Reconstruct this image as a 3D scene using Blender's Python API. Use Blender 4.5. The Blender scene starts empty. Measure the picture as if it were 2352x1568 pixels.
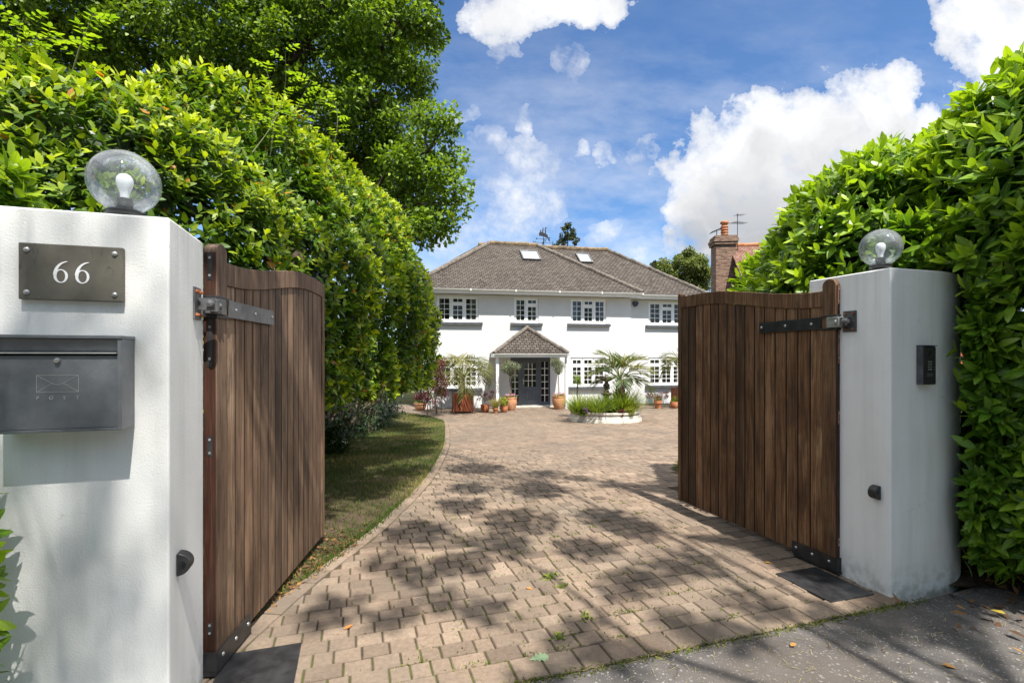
import bpy, bmesh, math, random
import numpy as np
from mathutils import Vector, Matrix

random.seed(7)
RNG = np.random.default_rng(11)
PI = math.pi
C = bpy.context.scene.collection
scene = bpy.context.scene

# ------------------------------------------------------------------ camera model (units of a 2352 px wide picture)
CX, HY, FPX, EYE = 1176.0, 817.0, 1152.0, 1.6
GZ_HOUSE = -0.59


def gz(y):
    """height of the ground: level at the gates, falling gently to the house"""
    s = min(1.0, max(0.0, (y - 4.5) / 13.5))
    return GZ_HOUSE * s * s * (3 - 2 * s)


def at(px, py, Y):
    return Vector(((px - CX) / FPX * Y, Y, EYE + (HY - py) / FPX * Y))


def gpt(px, py):
    """ground point seen at a pixel of the photo"""
    k = (py - HY) / FPX
    Y = EYE / k
    for _ in range(60):
        Y = 0.5 * Y + 0.5 * (EYE - gz(Y)) / k
    return Vector(((px - CX) / FPX * Y, Y, gz(Y)))


# gate frame: e1 along the gate line (to the right, receding), e2 inwards
A1 = math.radians(17.5)
G0 = Vector((-1.38, 2.02, 0))
E1 = Vector((math.cos(A1), math.sin(A1), 0))
E2 = Vector((-math.sin(A1), math.cos(A1), 0))


def gl(a, b, z=0.0):
    return G0 + E1 * a + E2 * b + Vector((0, 0, z))


# house frame: local x along the facade, local y inwards
HA = math.radians(10.98)
HU = Vector((math.cos(HA), math.sin(HA), 0))
HN = Vector((math.sin(HA), -math.cos(HA), 0))      # outwards
H0 = Vector((0.80, 21.65, GZ_HOUSE))


def fz(px, py, v=0.0):
    """(u, z) in the house frame of the point seen at a pixel, on the plane v in front of the facade"""
    rx = (px - CX) / FPX
    Y = (v + H0.dot(Vector((HN.x, HN.y, 0)))) / (rx * HN.x + HN.y)
    P = Vector((rx * Y, Y, 0))
    return (P - Vector((H0.x, H0.y, 0))).dot(HU), EYE + (HY - py) / FPX * Y - GZ_HOUSE


def zz(zx, zy, v=0.0):
    return fz((1000 + zx / 2.8) / 1.0629, (500 + zy / 2.8) / 1.0629, v)


def hw(u, v, z=0.0):
    """house frame (v outwards) to world"""
    return H0 + HU * u + HN * v + Vector((0, 0, z))


# ------------------------------------------------------------------ mesh helpers
class MB:
    def __init__(self):
        self.v, self.f, self.c = [], [], []
        self.val = 0.5

    def add(self, vs, fs):
        o = len(self.v)
        self.v += [tuple(p) for p in vs]
        for f in fs:
            self.f.append([i + o for i in f])
            self.c.append(self.val)

    def box(self, c, s, rz=0.0, M=None):
        x, y, z = s[0] / 2, s[1] / 2, s[2] / 2
        vs = [Vector((i * x, j * y, k * z)) for k in (-1, 1) for j in (-1, 1) for i in (-1, 1)]
        R = M if M is not None else Matrix.Rotation(rz, 3, 'Z')
        self.add([R @ p + Vector(c) for p in vs],
                 [[0, 2, 3, 1], [4, 5, 7, 6], [0, 1, 5, 4], [2, 6, 7, 3], [0, 4, 6, 2], [1, 3, 7, 5]])

    def bb(self, x0, x1, y0, y1, z0, z1):
        self.box(((x0 + x1) / 2, (y0 + y1) / 2, (z0 + z1) / 2), (x1 - x0, y1 - y0, z1 - z0))

    def prism(self, poly, z0, z1, top=True, bottom=True):
        n = len(poly)
        vs = [(p[0], p[1], z0) for p in poly] + [(p[0], p[1], z1) for p in poly]
        fs = [[i, (i + 1) % n, n + (i + 1) % n, n + i] for i in range(n)]
        if top: fs.append(list(range(n, 2 * n)))
        if bottom: fs.append(list(range(n - 1, -1, -1)))
        self.add(vs, fs)

    def extr(self, poly, d, fn):
        """polygon in (a,b), thickness d, fn(a,b,t)->point"""
        n = len(poly)
        vs = [fn(a, b, 0) for a, b in poly] + [fn(a, b, d) for a, b in poly]
        fs = [[i, (i + 1) % n, n + (i + 1) % n, n + i] for i in range(n)]
        fs += [list(range(n, 2 * n)), list(range(n - 1, -1, -1))]
        self.add(vs, fs)

    def tube(self, pts, rad, n=6, cap=True):
        pts = [Vector(p) for p in pts]
        if not hasattr(rad, '__len__'): rad = [rad] * len(pts)
        vs, fs = [], []
        ref = Vector((0.31, 0.17, 0.93))
        for i, p in enumerate(pts):
            t = (pts[min(i + 1, len(pts) - 1)] - pts[max(i - 1, 0)])
            t = t.normalized() if t.length > 1e-9 else Vector((0, 0, 1))
            if abs(t.dot(ref)) > 0.95: ref = Vector((1, 0.2, 0.1)).normalized()
            a = t.cross(ref).normalized(); b = t.cross(a)
            for k in range(n):
                w = 2 * PI * k / n
                vs.append(p + (a * math.cos(w) + b * math.sin(w)) * rad[i])
        for i in range(len(pts) - 1):
            for k in range(n):
                k2 = (k + 1) % n
                fs.append([i * n + k, i * n + k2, (i + 1) * n + k2, (i + 1) * n + k])
        if cap:
            fs.append(list(range(n - 1, -1, -1)))
            fs.append(list(range((len(pts) - 1) * n, len(pts) * n)))
        self.add(vs, fs)

    def lathe(self, prof, n=24, c=(0, 0, 0), M=None, closed=False):
        """profile of (r, z)"""
        vs, fs = [], []
        for r, z in prof:
            for k in range(n):
                w = 2 * PI * k / n
                p = Vector((r * math.cos(w), r * math.sin(w), z))
                if M is not None: p = M @ p
                vs.append(p + Vector(c))
        m = len(prof)
        for i in range(m - 1 + (1 if closed else 0)):
            j = (i + 1) % m
            for k in range(n):
                k2 = (k + 1) % n
                fs.append([i * n + k, i * n + k2, j * n + k2, j * n + k])
        if not closed:
            if prof[0][0] > 1e-6: fs.append(list(range(n - 1, -1, -1)))
            if prof[-1][0] > 1e-6: fs.append(list(range((m - 1) * n, m * n)))
        self.add(vs, fs)

    def quad(self, a, b, c, d):
        self.add([a, b, c, d], [[0, 1, 2, 3]])

    def ribbon(self, pts, w, fn, d):
        """flat ribbon of varying width in 2-D (a,b), thickness d"""
        L, R = [], []
        for i, p in enumerate(pts):
            q0, q1 = pts[max(i - 1, 0)], pts[min(i + 1, len(pts) - 1)]
            tx, ty = q1[0] - q0[0], q1[1] - q0[1]
            l = math.hypot(tx, ty) or 1
            nx, ny = -ty / l, tx / l
            h = (w[i] if hasattr(w, '__len__') else w) / 2
            L.append((p[0] + nx * h, p[1] + ny * h)); R.append((p[0] - nx * h, p[1] - ny * h))
        m = len(pts)
        vs = [fn(a, b, 0) for a, b in L] + [fn(a, b, 0) for a, b in R] + [fn(a, b, d) for a, b in L] + [fn(a, b, d) for a, b in R]
        fs = []
        for i in range(m - 1):
            fs += [[i, i + 1, m + i + 1, m + i], [2 * m + i, 3 * m + i, 3 * m + i + 1, 2 * m + i + 1],
                   [i, 2 * m + i, 2 * m + i + 1, i + 1], [m + i, m + i + 1, 3 * m + i + 1, 3 * m + i]]
        fs += [[0, m, 3 * m, 2 * m], [m - 1, 3 * m - 1, 4 * m - 1, 2 * m - 1]]
        self.add(vs, fs)

    def build(self, name, m, parent=None, smooth=None, bevel=0, fix=True):
        me = bpy.data.meshes.new(name)
        me.from_pydata(self.v, [], self.f)
        if self.f:
            at_ = me.attributes.new('rnd', 'FLOAT', 'FACE')
            at_.data.foreach_set('value', np.array(self.c, dtype=np.float32))
        if fix:
            bm = bmesh.new(); bm.from_mesh(me)
            bmesh.ops.recalc_face_normals(bm, faces=bm.faces)
            bm.to_mesh(me); bm.free()
        return link(name, me, m, parent, smooth, bevel)


def link(name, me, m, parent=None, smooth=None, bevel=0):
    o = bpy.data.objects.new(name, me)
    C.objects.link(o)
    if m is not None: me.materials.append(m)
    if parent is not None: o.parent = parent
    if smooth is not None:
        me.polygons.foreach_set('use_smooth', [True] * len(me.polygons))
        if smooth < 180:
            try: me.set_sharp_from_angle(angle=math.radians(smooth))
            except Exception: pass
    if bevel:
        b = o.modifiers.new('edge', 'BEVEL'); b.width = bevel; b.segments = 2
        b.limit_method = 'ANGLE'; b.angle_limit = math.radians(35)
    return o


def tag(o, label=None, cat=None, group=None, kind=None):
    if label: o['label'] = label
    if cat: o['category'] = cat
    if group: o['group'] = group
    if kind: o['kind'] = kind
    return o


def thing(name, label, cat, loc=(0, 0, 0), rz=0.0, group=None):
    o = bpy.data.objects.new(name, None)
    o.empty_display_size = 0.2
    C.objects.link(o)
    o.location = loc; o.rotation_euler = (0, 0, rz)
    return tag(o, label, cat, group)


def text_mesh(body, size, ext=0.001):
    cu = bpy.data.curves.new('lettering', 'FONT')
    cu.body = body; cu.size = size; cu.extrude = ext; cu.align_x = 'CENTER'; cu.align_y = 'CENTER'
    to = bpy.data.objects.new('lettering', cu); C.objects.link(to)
    dg = bpy.context.evaluated_depsgraph_get(); dg.update()
    me = bpy.data.meshes.new_from_object(to.evaluated_get(dg))
    bpy.data.objects.remove(to); bpy.data.curves.remove(cu)
    return me


# ------------------------------------------------------------------ material helpers
class NT:
    def __init__(self, tree):
        self.t = tree; self.n = tree.nodes; self.l = tree.links

    def node(self, typ, **kw):
        nd = self.n.new(typ)
        for k, v in kw.items():
            if k == 'inp':
                for a, b in v.items():
                    if isinstance(b, bpy.types.NodeSocket): self.l.new(b, nd.inputs[a])
                    else: nd.inputs[a].default_value = b
            else: setattr(nd, k, v)
        return nd

    def math(self, op, a, b=0.0, c=0.0, clamp=False):
        nd = self.n.new('ShaderNodeMath'); nd.operation = op; nd.use_clamp = clamp
        for i, x in enumerate((a, b, c)):
            if isinstance(x, bpy.types.NodeSocket): self.l.new(x, nd.inputs[i])
            else: nd.inputs[i].default_value = x
        return nd.outputs[0]

    def vmath(self, op, a, b=None):
        nd = self.n.new('ShaderNodeVectorMath'); nd.operation = op
        for i, x in enumerate((a, b)):
            if x is None: continue
            if isinstance(x, bpy.types.NodeSocket): self.l.new(x, nd.inputs[i])
            else: nd.inputs[i].default_value = x
        return nd.outputs['Value'] if op in ('LENGTH', 'DOT_PRODUCT') else nd.outputs[0]

    def noise(self, vec, scale, detail=4, rough=0.55, dist=0.0, out=0):
        nd = self.n.new('ShaderNodeTexNoise')
        if vec is not None: self.l.new(vec, nd.inputs['Vector'])
        nd.inputs['Scale'].default_value = scale; nd.inputs['Detail'].default_value = detail
        nd.inputs['Roughness'].default_value = rough; nd.inputs['Distortion'].default_value = dist
        return nd.outputs[out]

    def ramp(self, fac, stops):
        nd = self.n.new('ShaderNodeValToRGB')
        cr = nd.color_ramp
        while len(cr.elements) < len(stops): cr.elements.new(0.5)
        for e, (p, c) in zip(cr.elements, stops):
            e.position = p
            e.color = (c, c, c, 1) if not hasattr(c, '__len__') else (c[0], c[1], c[2], 1)
        self.l.new(fac, nd.inputs[0])
        return nd.outputs[0]

    def mix(self, fac, a, b, mode='MIX'):
        nd = self.n.new('ShaderNodeMix'); nd.data_type = 'RGBA'; nd.blend_type = mode
        for i, x in ((0, fac), (6, a), (7, b)):
            if isinstance(x, bpy.types.NodeSocket): self.l.new(x, nd.inputs[i])
            elif i == 0: nd.inputs[0].default_value = x
            else: nd.inputs[i].default_value = (x[0], x[1], x[2], 1)
        return nd.outputs[2]

    def bump(self, h, strength=0.3, dist=0.01):
        nd = self.n.new('ShaderNodeBump')
        nd.inputs['Strength'].default_value = strength; nd.inputs['Distance'].default_value = dist
        self.l.new(h, nd.inputs['Height'])
        return nd.outputs[0]

    def attr(self, name, out='Fac'):
        nd = self.n.new('ShaderNodeAttribute'); nd.attribute_name = name
        return nd.outputs[out]

    def coord(self, out='Object'):
        return self.n.new('ShaderNodeTexCoord').outputs[out]

    def mapping(self, vec, scale=(1, 1, 1), rot=(0, 0, 0)):
        nd = self.n.new('ShaderNodeMapping')
        self.l.new(vec, nd.inputs[0]); nd.inputs['Scale'].default_value = scale; nd.inputs['Rotation'].default_value = rot
        return nd.outputs[0]


def newmat(name, base=(0.5, 0.5, 0.5), rough=0.6, spec=0.5, metal=0.0):
    m = bpy.data.materials.new(name); m.use_nodes = True
    t = NT(m.node_tree)
    b = t.n['Principled BSDF']
    b.inputs['Base Color'].default_value = (*base, 1)
    b.inputs['Roughness'].default_value = rough
    b.inputs['Specular IOR Level'].default_value = spec
    b.inputs['Metallic'].default_value = metal
    return m, t, b


def noisy(name, c0, c1, scale=6, rough=0.7, spec=0.3, bump=0.0, bscale=60, metal=0.0, detail=5, dist=0.004, lo=.35, hi=.65):
    m, t, b = newmat(name, c0, rough, spec, metal)
    co = t.coord()
    n = t.noise(co, scale, detail)
    t.l.new(t.ramp(n, [(lo, c0), (hi, c1)]), b.inputs['Base Color'])
    if bump:
        t.l.new(t.bump(t.noise(co, bscale, 4), bump, dist), b.inputs['Normal'])
    return m


M = {}
# painted render
m, t, b = newmat('white_render', rough=0.85, spec=0.2)
co = t.coord()
n1 = t.noise(co, 1.7, 5, 0.6); n2 = t.noise(t.mapping(co, (9, 9, 0.7)), 1.0, 4)
col = t.mix(t.math('MULTIPLY', t.ramp(n2, [(.45, 0), (.75, 1)]), .6), t.ramp(n1, [(.3, (.67, .665, .645)), (.6, (.74, .74, .725))]), (.58, .58, .555))
geo = t.n.new('ShaderNodeSeparateXYZ'); t.l.new(co, geo.inputs[0])
low = t.math('MULTIPLY', t.math('SUBTRACT', 1.0, t.math('MULTIPLY', geo.outputs[2], 4.5), clamp=True), t.ramp(t.noise(co, 14, 5), [(.42, 0), (.62, 1)]))
col = t.mix(t.math('MULTIPLY', low, .6), col, (.28, .27, .22))
ck = t.node('ShaderNodeTexVoronoi', feature='DISTANCE_TO_EDGE', inp={'Vector': t.vmath('ADD', co, t.vmath('MULTIPLY', t.noise(co, 5, 6, out=1), (.35, .35, .35))), 'Scale': 1.3})
crk = t.math('MULTIPLY', t.math('LESS_THAN', ck.outputs['Distance'], .0022), t.ramp(t.noise(co, 1.6, 3), [(.50, 0), (.56, .22)]))
col = t.mix(crk, col, (.22, .21, .19))
drip = t.math('MULTIPLY', t.ramp(t.noise(t.mapping(co, (16, 16, .45)), 1.0, 5, .65), [(.50, 0), (.68, 1)]), t.math('MULTIPLY', t.math('SUBTRACT', geo.outputs[2], 1.55, clamp=True), .45))
col = t.mix(drip, col, (.40, .395, .36))
spt = t.ramp(t.noise(co, 60, 3, .6), [(.71, 0), (.75, .6)])
col = t.mix(spt, col, (.25, .24, .21))
t.l.new(col, b.inputs['Base Color'])
hh = t.math('ADD', t.math('MULTIPLY', t.noise(co, 130, 3, 0.6), .9), t.math('MULTIPLY', t.noise(co, 16, 4), .45))
t.l.new(t.bump(hh, .5, .0035), b.inputs['Normal'])
M['render'] = m
m, t, b = newmat('house_render', rough=0.9, spec=0.15)
co = t.coord()
t.l.new(t.ramp(t.noise(co, .8, 6, .65), [(.3, (.53, .53, .515)), (.6, (.60, .60, .59))]), b.inputs['Base Color'])
t.l.new(t.bump(t.noise(co, 45, 4), .3, .01), b.inputs['Normal'])
M['house'] = m
M['white_paint'] = noisy('white_paint', (.78, .78, .77), (.83, .83, .82), 5, .4, .4)
M['anthracite'] = noisy('anthracite_paint', (.075, .088, .108), (.095, .108, .13), 4, .42, .4)
M['sill'] = noisy('grey_sill_paint', (.055, .06, .066), (.085, .09, .098), 6, .6, .3)


def wood(name, cols, rough=0.62):
    m, t, b = newmat(name, rough=rough, spec=0.25)
    co = t.coord(); r = t.attr('rnd')
    off = t.n.new('ShaderNodeCombineXYZ')
    t.l.new(t.math('MULTIPLY', r, 37.0), off.inputs[0]); t.l.new(t.math('MULTIPLY', r, 91.0), off.inputs[2])
    v = t.vmath('ADD', co, off.outputs[0])
    g1 = t.noise(t.mapping(v, (110, 110, 3.5)), 1.0, 5, .62, .4)
    g2 = t.noise(t.mapping(v, (18, 18, 1.1)), 1.0, 5, .6, .8)
    g3 = t.noise(v, 2.2, 5, .62)
    k = t.math('ADD', t.math('MULTIPLY', g1, .40), t.math('ADD', t.math('MULTIPLY', g2, .34), t.math('MULTIPLY', g3, .26)))
    c = t.ramp(k, [(.32, cols[0]), (.48, cols[1]), (.62, cols[2])])
    tint = t.ramp(r, [(0, (.50, .47, .46)), (.35, (.86, .80, .76)), (.7, (1.15, 1.02, .9)), (1, (1.45, 1.38, 1.28))])
    c = t.mix(1.0, c, tint, 'MULTIPLY')
    sp = t.ramp(t.noise(t.mapping(v, (22, 22, 3.0)), 1.0, 5, .7), [(.50, 0), (.66, 1)])
    c = t.mix(t.math('MULTIPLY', sp, .62), c, (.026, .021, .017))
    c = t.mix(t.math('LESS_THAN', r, -.5), c, (.016, .011, .008))
    t.l.new(c, b.inputs['Base Color'])
    t.l.new(t.bump(t.math('ADD', g1, t.math('MULTIPLY', g2, .5)), .45, .0025), b.inputs['Normal'])
    return m


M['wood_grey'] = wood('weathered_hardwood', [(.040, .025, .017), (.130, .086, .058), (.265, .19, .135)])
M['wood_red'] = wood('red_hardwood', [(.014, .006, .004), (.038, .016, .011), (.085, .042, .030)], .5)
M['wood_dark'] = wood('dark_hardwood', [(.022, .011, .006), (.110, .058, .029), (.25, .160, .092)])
M['wood_orange'] = wood('orange_stained_wood', [(.09, .025, .011), (.20, .060, .026), (.29, .10, .05)])
M['black_metal'] = noisy('black_steel', (.012, .012, .013), (.03, .03, .032), 12, .38, .5, .15, 90)
M['grey_metal'] = noisy('worn_steel', (.06, .062, .066), (.14, .14, .145), 10, .42, .5, .2, 80, metal=.35)
M['zinc'] = noisy('galvanised_steel', (.33, .33, .32), (.55, .55, .54), 25, .35, .5, .2, 60, metal=.7)
M['rust'] = noisy('rusty_bolt', (.24, .075, .03), (.40, .16, .07), 30, .85, .2, .4, 90)
M['slate'] = noisy('grey_slate', (.085, .078, .062), (.135, .125, .10), 7, .5, .35, .12, 40, detail=8)
m = M['slate']; t = NT(m.node_tree); b = t.n['Principled BSDF']
co = t.coord()
sm = t.ramp(t.noise(t.mapping(co, (26, 26, 6)), 1.0, 5, .7, 1.2), [(.60, 0), (.68, 1)])
src = b.inputs['Base Color'].links[0].from_socket
t.l.new(t.mix(t.math('MULTIPLY', sm, .75), src, (.035, .036, .042)), b.inputs['Base Color'])
M['white_letter'] = noisy('white_enamel', (.76, .76, .77), (.82, .82, .82), 20, .5, .4)
m, t, b = newmat('letterbox_steel', rough=.42, spec=.5, metal=.25)
co = t.coord()
t.l.new(t.ramp(t.noise(co, 5, 6, .65), [(.3, (.085, .092, .10)), (.55, (.135, .144, .155)), (.75, (.20, .21, .22))]), b.inputs['Base Color'])
t.l.new(t.ramp(t.noise(co, 11, 5), [(.3, .3), (.7, .5)]), b.inputs['Roughness'])
M['letterbox'] = m
M['bright_edge'] = noisy('bright_steel_edge', (.5, .5, .48), (.65, .65, .63), 20, .35, .5, metal=.6)
M['black_plastic'] = noisy('black_plastic', (.014, .014, .015), (.026, .026, .027), 30, .45, .5, .1, 120)
M['bulb'] = noisy('opal_bulb', (.80, .80, .80), (.84, .84, .83), 20, .35, .5)
m = bpy.data.materials.new('clear_globe'); m.use_nodes = True
t = NT(m.node_tree); t.n.remove(t.n['Principled BSDF'])
tr = t.node('ShaderNodeBsdfTransparent', inp={0: (.83, .86, .89, 1)})
gs = t.node('ShaderNodeBsdfGlossy', inp={'Roughness': .03})
df = t.node('ShaderNodeBsdfDiffuse', inp={'Color': (.62, .66, .70, 1)})
lw = t.node('ShaderNodeLayerWeight', inp={'Blend': .32})
co = t.coord()
drops = t.node('ShaderNodeTexVoronoi', inp={'Vector': co, 'Scale': 95.0})
dm = t.math('LESS_THAN', drops.outputs['Distance'], t.math('MULTIPLY', t.ramp(t.noise(co, 14, 3), [(.5, 0), (.7, 1)]), .38))
bn = t.bump(t.math('MULTIPLY', dm, 1.0), .5, .002)
t.l.new(bn, gs.inputs['Normal'])
dirt = t.math('MULTIPLY', t.ramp(t.noise(co, 9, 5), [(.35, .45), (.7, 1)]), .17)
fz_ = t.math('ADD', dirt, t.math('MULTIPLY', lw.outputs['Facing'], .07))
fz_ = t.math('ADD', fz_, t.math('MULTIPLY', dm, .25))
mx1 = t.node('ShaderNodeMixShader'); t.l.new(fz_, mx1.inputs[0]); t.l.new(tr.outputs[0], mx1.inputs[1]); t.l.new(df.outputs[0], mx1.inputs[2])
mx2 = t.node('ShaderNodeMixShader'); t.l.new(t.math('MULTIPLY', lw.outputs['Fresnel'], .6, clamp=True), mx2.inputs[0]); t.l.new(mx1.outputs[0], mx2.inputs[1]); t.l.new(gs.outputs[0], mx2.inputs[2])
t.l.new(mx2.outputs[0], t.n['Material Output'].inputs[0])
M['globe'] = m
# window glass: thin, a little tinted, mirror-like at the surface
m, t, b = newmat('window_glass', (.010, .012, .013), .03, 1.0)
co = t.coord()
t.l.new(t.bump(t.noise(co, 2.2, 2), .15, .02), b.inputs['Normal'])
b.inputs['Coat Weight'].default_value = .7; b.inputs['Coat Roughness'].default_value = .02
tr = t.node('ShaderNodeBsdfTransparent', inp={0: (.72, .75, .74, 1)})
mx = t.node('ShaderNodeMixShader', inp={0: .62})
t.l.new(b.outputs[0], mx.inputs[1]); t.l.new(tr.outputs[0], mx.inputs[2]); t.l.new(mx.outputs[0], t.n['Material Output'].inputs[0])
M['glass'] = m
m, t, b = newmat('skylight_glass', (.50, .54, .55), .06, .8)
M['skyglass'] = m


# roof tiles (UV: u along the eaves in metres, v up the slope in metres)
def tiles(name, ca, cb, cc, mort, w, h, moss=None):
    m, t, b = newmat(name, rough=.9, spec=.15)
    uv = t.n.new('ShaderNodeUVMap'); uv.uv_map = 'uv'
    br = t.node('ShaderNodeTexBrick', offset=.5, inp={'Vector': uv.outputs[0], 'Color1': (0, 0, 0, 1), 'Color2': (1, 1, 1, 1), 'Mortar': (.5, .5, .5, 1),
                'Scale': 1.0, 'Mortar Size': h * .10, 'Brick Width': w, 'Row Height': h, 'Mortar Smooth': .3, 'Bias': 0.0})
    base = t.ramp(br.outputs['Color'], [(0, ca), (.5, cb), (1, cc)])
    big = t.noise(uv.outputs[0], .7, 6, .7)
    base = t.mix(t.ramp(big, [(.35, 0), (.7, .7)]), base, [x * 1.35 for x in cb])
    spk = t.ramp(t.noise(uv.outputs[0], 9, 5, .75), [(.5, 0), (.62, 1)])
    base = t.mix(t.math('MULTIPLY', spk, .32), base, [min(1, x * 1.9) for x in cc])
    if moss: base = t.mix(t.ramp(t.noise(uv.outputs[0], 3.2, 6, .7), [(.60, 0), (.68, 1)]), base, moss)
    base = t.mix(br.outputs['Fac'], base, mort)
    t.l.new(base, b.inputs['Base Color'])
    sv = t.n.new('ShaderNodeSeparateXYZ'); t.l.new(uv.outputs[0], sv.inputs[0])
    saw = t.math('SUBTRACT', 1.0, t.math('FRACT', t.math('DIVIDE', sv.outputs[1], h)))
    hgt = t.math('ADD', t.math('MULTIPLY', saw, 1.0), t.math('MULTIPLY', br.outputs['Color'], .35))
    hgt = t.math('SUBTRACT', hgt, t.math('MULTIPLY', br.outputs['Fac'], .8))
    t.l.new(t.bump(hgt, 1.0, .03), b.inputs['Normal'])
    return m


M['roof'] = tiles('brown_roof_tiles', (.038, .031, .026), (.066, .055, .046), (.100, .085, .072), (.010, .008, .007), .19, .135)
M['redroof'] = tiles('red_roof_tiles', (.11, .052, .037), (.175, .088, .064), (.24, .15, .12), (.05, .03, .022), .17, .11, (.30, .27, .20))
M['tilehung'] = tiles('red_hung_tiles', (.22, .05, .025), (.29, .075, .04), (.34, .11, .065), (.05, .02, .014), .17, .12)
M['brick'] = tiles('brown_brick', (.060, .036, .026), (.13, .080, .056), (.20, .135, .098), (.165, .145, .12), .225, .075)
M['ridge'] = noisy('ridge_tile', (.085, .072, .060), (.18, .155, .13), 7, .9, .15, .4, 40, detail=7)
M['lichen'] = noisy('lichen_ridge', (.11, .085, .06), (.27, .19, .11), 5, .9, .15, .4, 40, detail=7)
M['terracotta'] = noisy('terracotta', (.34, .125, .055), (.46, .20, .10), 7, .8, .2, .2, 40)
M['terra_pale'] = noisy('pale_terracotta', (.42, .19, .09), (.52, .28, .155), 6, .8, .2, .2, 40)
m, t, b = newmat('streaked_glaze', rough=.55, spec=.4)
co = t.coord()
t.l.new(t.ramp(t.noise(t.mapping(co, (14, 14, 1.5), (0, .25, 0)), 1.0, 3), [(.42, (.10, .03, .014)), (.56, (.40, .14, .06))]), b.inputs['Base Color'])
M['streaked'] = m
M['stone'] = noisy('pale_cast_stone', (.36, .33, .27), (.55, .51, .44), 3.5, .9, .15, .35, 30, detail=7)
M['bronze'] = noisy('mossy_dark_stone', (.06, .045, .032), (.20, .16, .11), 14, .8, .25, .5, 50)
M['bark'] = noisy('bark', (.05, .037, .027), (.14, .105, .075), 9, .95, .1, .9, 26, detail=7, dist=.02)
M['stem'] = noisy('stem_bark', (.09, .065, .045), (.22, .17, .12), 12, .9, .1, .5, 40)
M['soil'] = noisy('soil', (.028, .020, .014), (.085, .063, .043), 14, 1, .1, .9, 22, detail=9, dist=.03)


# ------------------------------------------------------------------ foliage
def leafmat(name, dark, light, young, trans=.38, rough=.38, spec=.45, rib=(.16, .22, .05), dead=0.0):
    m = bpy.data.materials.new(name); m.use_nodes = True
    t = NT(m.node_tree); b = t.n['Principled BSDF']
    a = t.n.new('ShaderNodeAttribute'); a.attribute_name = 'leaf'
    s = t.n.new('ShaderNodeSeparateColor'); t.l.new(a.outputs['Color'], s.inputs[0])
    x, y, r, yg = s.outputs[0], s.outputs[1], s.outputs[2], a.outputs['Alpha']
    c = t.mix(r, dark, light)
    c = t.mix(yg, c, young)
    if rib is not None:
        c = t.mix(t.math('MULTIPLY', t.math('LESS_THAN', y, .10), .55), c, rib)
    if dead:
        c = t.mix(t.math('LESS_THAN', r, dead), c, (.42, .19, .03))
    t.l.new(c, b.inputs['Base Color'])
    b.inputs['Roughness'].default_value = rough
    b.inputs['Specular IOR Level'].default_value = spec
    tl = t.node('ShaderNodeBsdfTranslucent')
    t.l.new(t.mix(1.0, c, (1.5, 1.5, .55), 'MULTIPLY'), tl.inputs['Color'])
    mx = t.node('ShaderNodeMixShader', inp={0: trans})
    t.l.new(b.outputs[0], mx.inputs[1]); t.l.new(tl.outputs[0], mx.inputs[2])
    t.l.new(mx.outputs[0], t.n['Material Output'].inputs[0])
    return m


M['laurel'] = leafmat('cherry_laurel_leaf', (.034, .098, .009), (.125, .265, .018), (.38, .52, .022),   .36, .36, .38, (.22, .30, .06))
M['hedge'] = leafmat('hedge_leaf', (.024, .064, .007), (.105, .205, .014), (.47, .55, .025), .36, .46, .35, None, .012)
M['oak'] = leafmat('oak_leaf', (.018, .045, .006), (.085, .16, .013), (.26, .38, .030), .36, .5, .35, None)
M['rose'] = leafmat('rose_leaf', (.12, .22, .015), (.20, .33, .02), (.32, .42, .03), .4, .45, .3, None)
M['far_leaf'] = leafmat('park_tree_leaf', (.06, .085, .020), (.12, .155, .035), (.18, .21, .055), .25, .6, .2, None)
M['conifer'] = leafmat('conifer_leaf', (.018, .032, .012), (.04, .06, .02), (.075, .085, .025), .15, .6, .2, None)
M['palm'] = leafmat('palm_leaf', (.025, .050, .012), (.070, .105, .026), (.22, .20, .04), .3, .45, .4, None)
M['palm_pale'] = leafmat('pale_palm_leaf', (.024, .042, .012), (.070, .092, .028), (.24, .20, .045), .3, .45, .4, None)
M['olive'] = leafmat('olive_leaf', (.055, .070, .036), (.12, .145, .085), (.22, .24, .15), .25, .5, .3, None)
M['acer'] = leafmat('purple_acer_leaf', (.035, .012, .016), (.09, .025, .032), (.18, .05, .05), .3, .5, .3, None)
M['grassy'] = leafmat('strap_leaf', (.025, .065, .008), (.07, .14, .016), (.24, .29, .03), .35, .45, .3, None)
M['strawy'] = leafmat('straw_grass_leaf', (.16, .15, .05), (.30, .27, .10), (.42, .36, .16), .3, .6, .2, None)
M['lime'] = leafmat('yellow_green_leaf', (.085, .13, .015), (.19, .24, .028), (.36, .36, .06), .35, .5, .3, None)
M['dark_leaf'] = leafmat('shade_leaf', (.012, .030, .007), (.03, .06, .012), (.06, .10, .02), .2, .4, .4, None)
M['purple_fl'] = leafmat('purple_petal', (.05, .012, .09), (.12, .03, .16), (.25, .14, .30), .3, .6, .2, None)
M['pink_fl'] = leafmat('pink_petal', (.45, .03, .07), (.60, .10, .16), (.55, .45, .62), .3, .6, .2, None)
M['white_fl'] = leafmat('white_petal', (.60, .60, .55), (.75, .75, .70), (.8, .8, .78), .3, .6, .2, None)
M['blade'] = leafmat('grass_blade', (.035, .07, .010), (.085, .13, .02), (.24, .22, .07), .3, .6, .2, None)
M['dead_leaf'] = leafmat('dead_leaf', (.06, .032, .018), (.17, .085, .04), (.32, .17, .05), .15, .75, .2, None)
M['moss'] = leafmat('moss_tuft', (.05, .085, .012), (.11, .15, .02), (.20, .19, .05), .25, .8, .1, None)

T_HI_X = [0, .14, .38, .66, .88, 1.0]
T_HI_W = [0, .62, 1.0, .84, .42, 0]


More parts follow.
